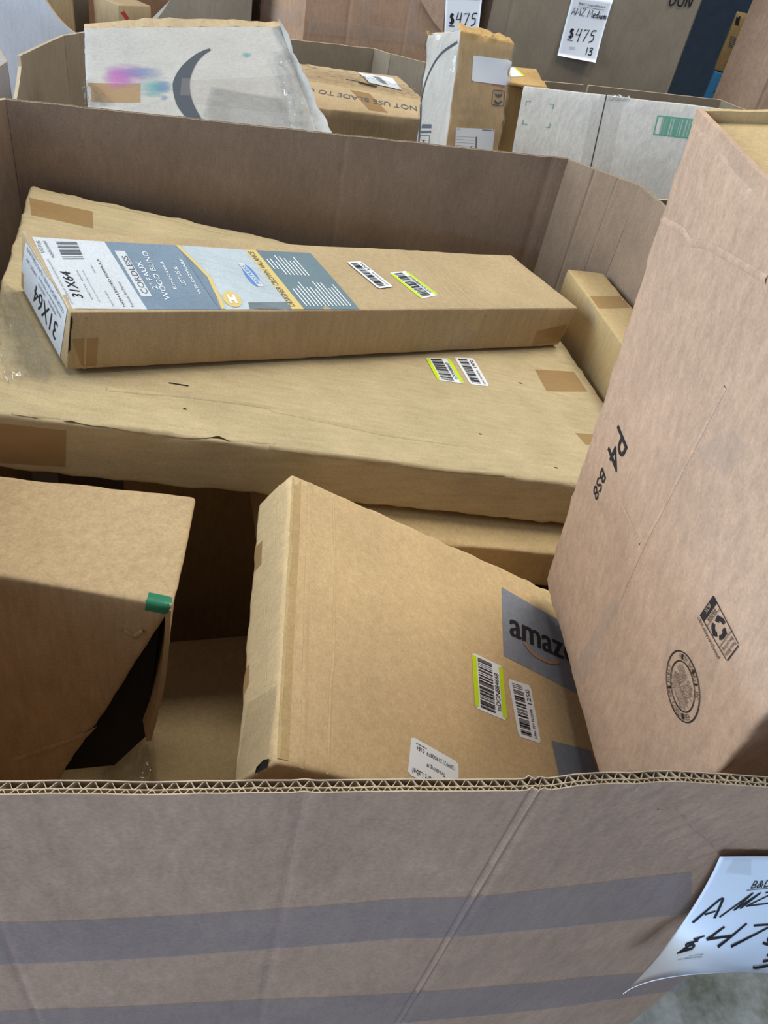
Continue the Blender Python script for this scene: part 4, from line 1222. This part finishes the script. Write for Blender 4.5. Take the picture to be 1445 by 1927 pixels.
# brown carton and mailer behind the grey carton
bb = Carton('brown_carton', 'brown carton behind the grey carton under a flat mailer', K_CE, [[[(.862, 2.325, .50), (.862, 2.325, .94)], [(.868, 2.405, .50), (.868, 2.405, .94)]], [[(1.05, 2.345, .50), (1.05, 2.345, .94)], [(1.05, 2.47, .50), (1.05, 2.47, .94)]]], r=.005, amp=.002, seed=101)
zm = .967
q = [atz(u, v, zm) for u, v in ((944, 150), (1030, 161), (1010, 129), (940, 122))]
up_v = np.array([0, 0, .016])
ml = Carton('flat_mailer', 'flat brown mailer with a lime-edged sticker on the brown carton', K_CE, [[[q[0] - up_v, q[0]], [q[3] - up_v, q[3]]], [[q[1] - up_v, q[1] + np.array([0, 0, -.004])], [q[2] - up_v, q[2]]]], r=.005, amp=.003, freq=14, seed=102, cat='mailer')
S = ml.surf(TOP, zk(60, 412), zk(137, 410), zk(85, 365), zk(40, 365))
lb = patch('sticker', S, LABEL, ml.root, .0008, nx=3, ny=3)
patch('lime_stripe', S, LIME, ml.root, .0012, rect=(.86, 0, 1, 1), nx=1, ny=3)

# ---- left far bin with the scooped front
b6 = thing('bulk_bin', (-.2, 3.4, 0), 'pale bulk bin with a deep scooped opening showing cartons inside', 'bin', 'corrugated bulk bins')
pc = aty(150, 66, 2.92)
def board(name, px, p, n_, extra, mat, th=.008):
    n_ = np.array(n_, float); n_ /= np.linalg.norm(n_)
    P = [onplane(u, v, p, n_) for u, v in px]; P += [np.array([P[i][0], P[i][1], .13]) for i in extra]
    V = P + [x - n_ * th for x in P]; m = len(P)
    F = [tuple(range(m)), tuple(range(m, 2 * m))[::-1]] + [(i, (i + 1) % m, m + (i + 1) % m, m + i) for i in range(m)]
    o = obj(name, V, F, mat, b6)
    o.data.materials.append(K_FLUTE)
    for q_ in o.data.polygons:
        if q_.index >= 2: q_.material_index = 1
    return o, P
_, PL = board('wall_panel', [(190, 80), (165, 75), (140, 62), (126, 52), (112, 38), (98, 20), (85, 0), (72, -22), (58, -48), (-150, -110)], pc, (-.55, -.83, 0), (9, 0), K_LAV)  # paler than the next panel: daylight from the left painted in
_, PR = board('wall_panel', [(478, -70), (340, -60), (330, -25), (320, 0), (306, 22), (290, 42), (262, 62), (230, 76), (190, 80)], PL[0], (.04, -1, 0), (8, 0), K_BINB)
fold = Surf(lambda s, t, off: onplane(395 - 4 * t, -60 + 140 * t, PL[0] + np.array([0, -.0006 - off, 0]), (.04, -1, 0)))
ribbon('fold_line', fold, [[(.5, 0), (.5, 1)]], .006, DARK, b6, off=.0002)
l0, r0 = PL[9], PR[0]
cor = [(r0[0], r0[1]), (r0[0] - .02, 3.95), (l0[0] - .05, 3.95), (l0[0], l0[1])]
for i in range(3):
    A, B = np.array(cor[i]), np.array(cor[i + 1]); d = (B - A) / np.linalg.norm(B - A); t = np.array([-d[1], d[0]]) * .008
    sheet('wall_panel', b6, K_BINB, A, B, A + t, B + t, .13, lambda s: 1.02, 6, 6, lambda s, z: 0., None, K_FLUTE)
pallet([(l0[0] - .02, 2.95), (r0[0], 3.95)], 'wooden pallet under the pale scooped bin')
Carton('inner_carton', 'tall brown carton inside the scooped bin', K_BLADE, cuboid([-.60, 3.28, .13, 0, 0, .1, .21, .3, .95]), r=.004, seed=111, group=None)
ip = aty(222, 9, 3.2); ic = Carton('inner_carton', 'tan carton with a red patch inside the scooped bin', K_BLADE, cuboid([ip[0], ip[1], .14, 0, 0, .62, .13, .16, ip[2] - .14]), r=.004, seed=112)
patch('red_patch', ic.surf(FRONT, (238, 38), (243, 34), (233, 20), (227, 24)), REDINK, ic.root, .0006, nx=2, ny=2)
ip = aty(276, 42, 3.12); ic2 = Carton('inner_carton', 'pale carton with blue tape inside the scooped bin', K_SMILE, cuboid([ip[0], ip[1], ip[2] - .10, .22, 0, -.35, .11, .30, .10]), r=.004, seed=113)
tape_px(ic2, FRONT, ((278, 40), (292, 38), (291, 30), (279, 32)), CYANBOX, 'blue_tape')
ip = aty(165, 8, 3.58); Carton('inner_carton', 'dark kraft carton lying at the back of the scooped bin', K_BIN, cuboid([ip[0], ip[1], 0.14, 0, 0, 0, .36, .25, .80]), r=.004, seed=114)

# ---- pale bin corner at far left
B7P = [(-1.35, 1.50), (-.62, 1.50), (-.47, 1.66), (-.413, 2.17), (-.44, 2.26), (-.62, 2.62), (-1.35, 2.62)]
bin7 = simple_bin('pale lavender bulk bin beside the cut-down bin', B7P, .12, .865, K_LAV)
pallet(B7P, 'wooden pallet under the pale lavender bin')
# ---- rosy bin at far right
B8P = [(2.165, 2.95), (2.95, 3.0), (3.1, 3.2), (3.05, 3.95), (2.68, 4.0), (2.02, 3.03)]
bin8 = simple_bin('rosy-brown bulk bin standing behind the tall rosy carton', B8P, .12, 1.5, K_P4, creases={5: [(.5, .05, .001)], 0: [(.02, .012, .003)]})
pallet(B8P, 'wooden pallet under the rosy-brown bin')

# ---- boxes in the gap at the far right
cy = 4.3
pA, pB = aty(1345, 133, cy), aty(1322, 186, cy)
c1 = Carton('stacked_carton', 'bright blue printed carton in the gap between the far bins', CYANBOX, cuboid([pA[0], cy, pA[2] - .30, 0, 0, -.56, .34, .3, .298]), r=.004, seed=121)
zz = Z(1230, 0, 6.72)
text('lettering', c1.para(FRONT, zz(745, 1185), zz(865, 1260), zz(765, 1130)), '4Ever', INK, c1.root)
S = c1.para(FRONT, zz(865, 1140), zz(985, 1170), zz(890, 1010))
ribbon('round_logo', S, [[(.5 + .5 * math.cos(i * math.pi / 14), .5 + .5 * math.sin(i * math.pi / 14)) for i in range(29)]], .014, INK, c1.root)
text('lettering', S, 'M', INK, c1.root, (.3, .25, .75, .75))
c2 = Carton('stacked_carton', 'brown printed carton on top of the bright blue carton', K_CE, cuboid([pA[0] + .0, cy + .01, pA[2] + .002, 0, 0, -.56, .34, .28, .26]), r=.004, seed=122)
S = c2.surf(FRONT, zz(940, 600), zz(1080, 640), zz(1110, 470), zz(980, 420))
rects('printed_lines', S, [(.0, .12 * k + .05, .5 + .4 * ((k * 7) % 3) / 3, .12 * k + .11) for k in range(7)], INK_GREY, c2.root, .0008)
patch('printed_block', c2.surf(FRONT, zz(1022, 310), zz(1070, 330), zz(1100, 205), zz(1050, 195)), INK, c2.root, .0008, nx=2, ny=2)
c3 = Carton('stacked_carton', 'plain carton under the bright blue carton', K_CE, cuboid([pA[0], cy, .0, 0, 0, -.56, .34, .3, pA[2] - .304]), r=.004, seed=123)

# ================================================================== price signs
def sheet_surf(grid):
    """paper through a grid of points [t][s], smooth in both directions"""
    G = np.array(grid, float); nt, ns = G.shape[:2]
    def lag(x, n):
        xs = [i / (n - 1) for i in range(n)]
        return [np.prod([(x - xs[j]) / (xs[i] - xs[j]) for j in range(n) if j != i]) for i in range(n)]
    def pos(s, t):
        a, b = lag(t, nt), lag(s, ns)
        return sum(a[i] * b[j] * G[i, j] for i in range(nt) for j in range(ns))
    def f(s, t, off):
        p = pos(s, t)
        if off:
            e = .004; n_ = np.cross(pos(s + e, t) - p, pos(s, t + e) - p); p = p + n_ / np.linalg.norm(n_) * off
        return p
    return Surf(f)


def paper(S, label, parent=None):
    p = S.at(.5, .5); t = thing('price_sign', S.at(.5, 0), label, 'sign', 'paper price signs')
    n = 16; V = []; F = []
    for off in (0, -.0005):
        for j in range(n + 1):
            for i in range(n + 1): V.append(S.at(i / n, j / n, off))
    o2 = (n + 1) ** 2
    for j in range(n):
        for i in range(n):
            a = j * (n + 1) + i; F += [(a, a + 1, a + n + 2, a + n + 1), (o2 + a, o2 + a + n + 1, o2 + a + n + 2, o2 + a + 1)]
    for i in range(n):
        for a, b in ((i, i + 1), (n * (n + 1) + i, n * (n + 1) + i + 1), (i * (n + 1), (i + 1) * (n + 1)), (i * (n + 1) + n, (i + 1) * (n + 1) + n)):
            F.append((a, b, o2 + b, o2 + a))
    obj('paper_sheet', V, F, PAPER, t, smooth=True)
    return t


# front sign, curling away from the near bin
ctl = [[(1172, 1870, .150), (1318, 1832, .137), (1560, 1842, .135)],
       [(1252, 1780, .166), (1378, 1755, .158), (1580, 1765, .150)],
       [(1312, 1695, .173), (1418, 1685, .168), (1590, 1690, .162)],
       [(1355, 1613, .1755), (1452, 1612, .1735), (1600, 1613, .170)]]
S1 = sheet_surf([[aty(*p) for p in row] for row in ctl])
sg = paper(S1, 'white price sign curling off the tape-banded bin')
zf = Z(1100, 1460, 4.128)
def pen(strokes, width, name='handwriting', zq_=zf, S=S1, par=sg, sm=True):
    L = []
    for st in strokes:
        q = [S.find(*zq_(*p)) for p in st]
        L.append(smooth_line(q, 5) if (sm and len(q) > 2) else [(q[0][0] + (q[1][0] - q[0][0]) * i / 4, q[0][1] + (q[1][1] - q[0][1]) * i / 4) for i in range(5)])
    return ribbon(name, S, L, width, INK, par, off=.0006)
pen([[(838, 1136), (1055, 950)], [(1055, 950), (1068, 962), (1005, 1103)], [(930, 1075), (1015, 1047)]], .0022)
pen([[(1045, 1094), (1305, 905)], [(1305, 905), (1155, 1042)], [(1155, 1042), (1365, 903)], [(1365, 903), (1205, 1028)], [(1400, 905), (1500, 890)], [(1500, 890), (1250, 1010)], [(1250, 1010), (1440, 985)]], .0018)
pen([[(1083, 1168), (945, 1270)], [(945, 1270), (1140, 1240)], [(1255, 1143), (1030, 1328)]], .0022)
pen([[(1310, 1160), (1470, 1150)], [(1470, 1150), (1132, 1325)], [(1500, 1230), (1420, 1260), (1440, 1310), (1380, 1295)]], .0022)
pen([[(880, 1280), (800, 1300), (790, 1325), (850, 1310), (830, 1340), (770, 1345)], [(845, 1268), (930, 1240)], [(905, 1245), (735, 1375)], [(718, 1383), (835, 1345)]], .0014)
pen([[(1410, 1392), (1460, 1385)], [(1380, 1440), (1460, 1425)], [(1302, 1486), (1340, 1488), (1460, 1465)]], .002)
pen([[(1255, 885), (1460, 868)]], .0009, 'underline')
Sx = Surf(lambda s, t, off: S1.at(*[np.array(S1.find(*zf(1283, 872))) * (1 - s) * (1 - t) + np.array(S1.find(*zf(1440, 858))) * s * (1 - t) + np.array(S1.find(*zf(1315, 815))) * t * (1 - s) + np.array(S1.find(*zf(1465, 805))) * s * t][0], off))
_a, _b, _c, _d = [np.array(S1.find(*zf(*p))) for p in ((1283, 872), (1440, 858), (1315, 815), (1465, 805))]
Sx = Surf(lambda s, t, off: S1.at(*(_a * (1 - s) * (1 - t) + _b * s * (1 - t) + _c * t * (1 - s) + _d * s * t), off))
text('printed_letters', Sx, 'B&D', INK, sg, off=.0006)
_e, _f, _g, _h = [np.array(S1.find(*zf(*p))) for p in ((705, 1442), (912, 1415), (790, 1395), (935, 1375))]
Sy = Surf(lambda s, t, off: S1.at(*(_e * (1 - s) * (1 - t) + _f * s * (1 - t) + _g * t * (1 - s) + _h * s * t), off))
texts('small_print', Sy, [('ALL SALES FINAL', (.02, .05, .98, .40)), ('no refunds', (.3, .6, .95, .9))], INK_GREY, sg, off=.0006)
tq = [np.array(S1.find(*zf(*p))) for p in ((1085, 750), (1290, 770), (1290, 640), (1150, 640))]
patch('clear_tape', Surf(lambda s, t, off: S1.at(*(tq[0] * (1 - s) * (1 - t) + tq[1] * s * (1 - t) + tq[3] * t * (1 - s) + tq[2] * s * t), off)), TAPE_CLEAR, sg, .0008)

# torn crease in the near bin's folded-out corner
_bf = bin_front(0)
SBF = Surf(lambda s, t, off: bin_front(off)(s, t))
def bin_px(u, v):
    y = .18
    for _ in range(5):
        p = aty(u, v, y); y = _bf(p[0], p[2])[1]
    return (p[0], p[2])
_l = [bin_px(*p) for p in ((1236, 1518), (1262, 1517), (1284, 1535), (1300, 1556), (1322, 1572), (1340, 1592), (1358, 1612))]
ridge('torn_crease', SBF, smooth_line(_l, 3), .005, .0022, K_BIN, bin1)
ribbon('torn_crease_gap', SBF, [smooth_line([(x + .0022, z - .0012) for x, z in _l], 3)], .0014, DARK, bin1, off=.0006)

# signs on the far bins
def far_sign(px, face_pts, label, curl):
    BL, BR, TR, TL = [onplane(u, v, *face_pts) for u, v in px]
    n_ = np.array(face_pts[1], float); n_ /= np.linalg.norm(n_)
    rows = []
    for t in (0, .33, .66, 1):
        rows.append([(BL * (1 - t) + TL * t) * (1 - s) + (BR * (1 - t) + TR * t) * s + n_ * (.004 + curl * (1 - t) ** 2 * (.3 + .7 * s)) for s in (0, .5, 1)])
    S = sheet_surf(rows); return S, paper(S, label)


nb5 = (.0792, -.9969, 0)
S5, sg5 = far_sign((zk(305, 295), zk(500, 328), zk(608, 0), zk(392, -30)), ((1.3, 2.8274, 1), nb5), 'white price sign taped on the grey-brown bin', .02)
text('printed_letters', S5, 'B&D Liquidators', INK, sg5, (.20, .855, .86, .905), off=.0012)
rects('underline', S5, [(.20, .835, .86, .841)], INK, sg5, .0012, 2)
hand('handwriting', S5, 'AMZ Medium', .0028, INK, sg5, (.08, .70, .98, .82), off=.0012)
hand('handwriting', S5, '$', .005, INK, sg5, (.15, .32, .30, .48), off=.0012)
rects('underline', S5, [(.14, .28, .28, .295)], INK, sg5, .0012, 2)
hand('handwriting', S5, '475', .0034, INK, sg5, (.32, .30, .84, .50), off=.0012)
hand('handwriting', S5, '13', .0034, INK, sg5, (.68, .10, .88, .22), off=.0012)
texts('small_print', S5, [('ALL SALES FINAL', (.24, .165, .40, .185)), ('NO REFUNDS', (.25, .14, .38, .155))], INK_GREY, sg5, off=.0012)
S4, sg4 = far_sign((zt2(1068, 215), zt2(1255, 225), zt2(1298, -130), zt2(1085, -140)), ((.6, 2.786, 1), (0, -1, 0)), 'white price sign hanging on the dark brown bin behind the upright carton', .006)
hand('handwriting', S4, '$', .005, INK, sg4, (.13, .24, .30, .42), off=.0012)
rects('underline', S4, [(.12, .205, .28, .22)], INK, sg4, .0012, 2)
hand('handwriting', S4, '475', .0034, INK, sg4, (.32, .23, .93, .44), off=.0012)
hand('handwriting', S4, 'AMZ Medium', .0028, INK, sg4, (.08, .66, .96, .78), off=.0012)
text('printed_letters', S4, 'B&D Liquidators', INK, sg4, (.2, .86, .84, .91), off=.0012)
# handwriting on the grey-brown bin itself
BL, BR, TL = [onplane(u, v, (1.3, 2.8274, 1), nb5) for u, v in (zk(905, 22), zk(1035, 40), zk(925, -40))]
SB = Surf(lambda s, t, off: BL + (BR - BL) * s + (TL - BL) * t + np.array(nb5) * (.004 + off))
hand('handwriting', SB, 'DON', .006, INK, bin5, off=.0)
# clear tape strips and a folded flap on the dark brown bin
def strip_on(px, bin_, p, n_, mat, off=.004, name='tape'):
    P = [onplane(u, v, p, n_) + np.array(n_) * off for u, v in px]
    return obj(name, P, [tuple(range(len(P)))], mat, bin_)
pf = ((.6, 2.79, 1), (0, -1, 0))
strip_on([zt2(300, 100), zt2(1040, 190), zt2(1045, 260), zt2(300, 185)], bin4, *pf, TAPE_CLEAR)
strip_on([zt2(605, -20), zt2(655, -20), zt2(640, 270), zt2(595, 265)], bin4, *pf, TAPE_CLEAR)
strip_on([zt2(860, -20), zt2(930, -20), zt2(900, 290), zt2(850, 285)], bin4, *pf, TAPE_CLEAR)
strip_on([zt2(930, -10), zt2(1078, -10), zt2(1062, 185), zt2(1000, 110)], bin4, *pf, K_P4, .006, 'folded_flap')
pd = ((.355, 2.79, 1), (-.832, -.555, 0))
strip_on([zt2(20, 20), zt2(255, 70), zt2(255, 150), zt2(40, 90)], bin4, *pd, TAPE_CLEAR, .003)
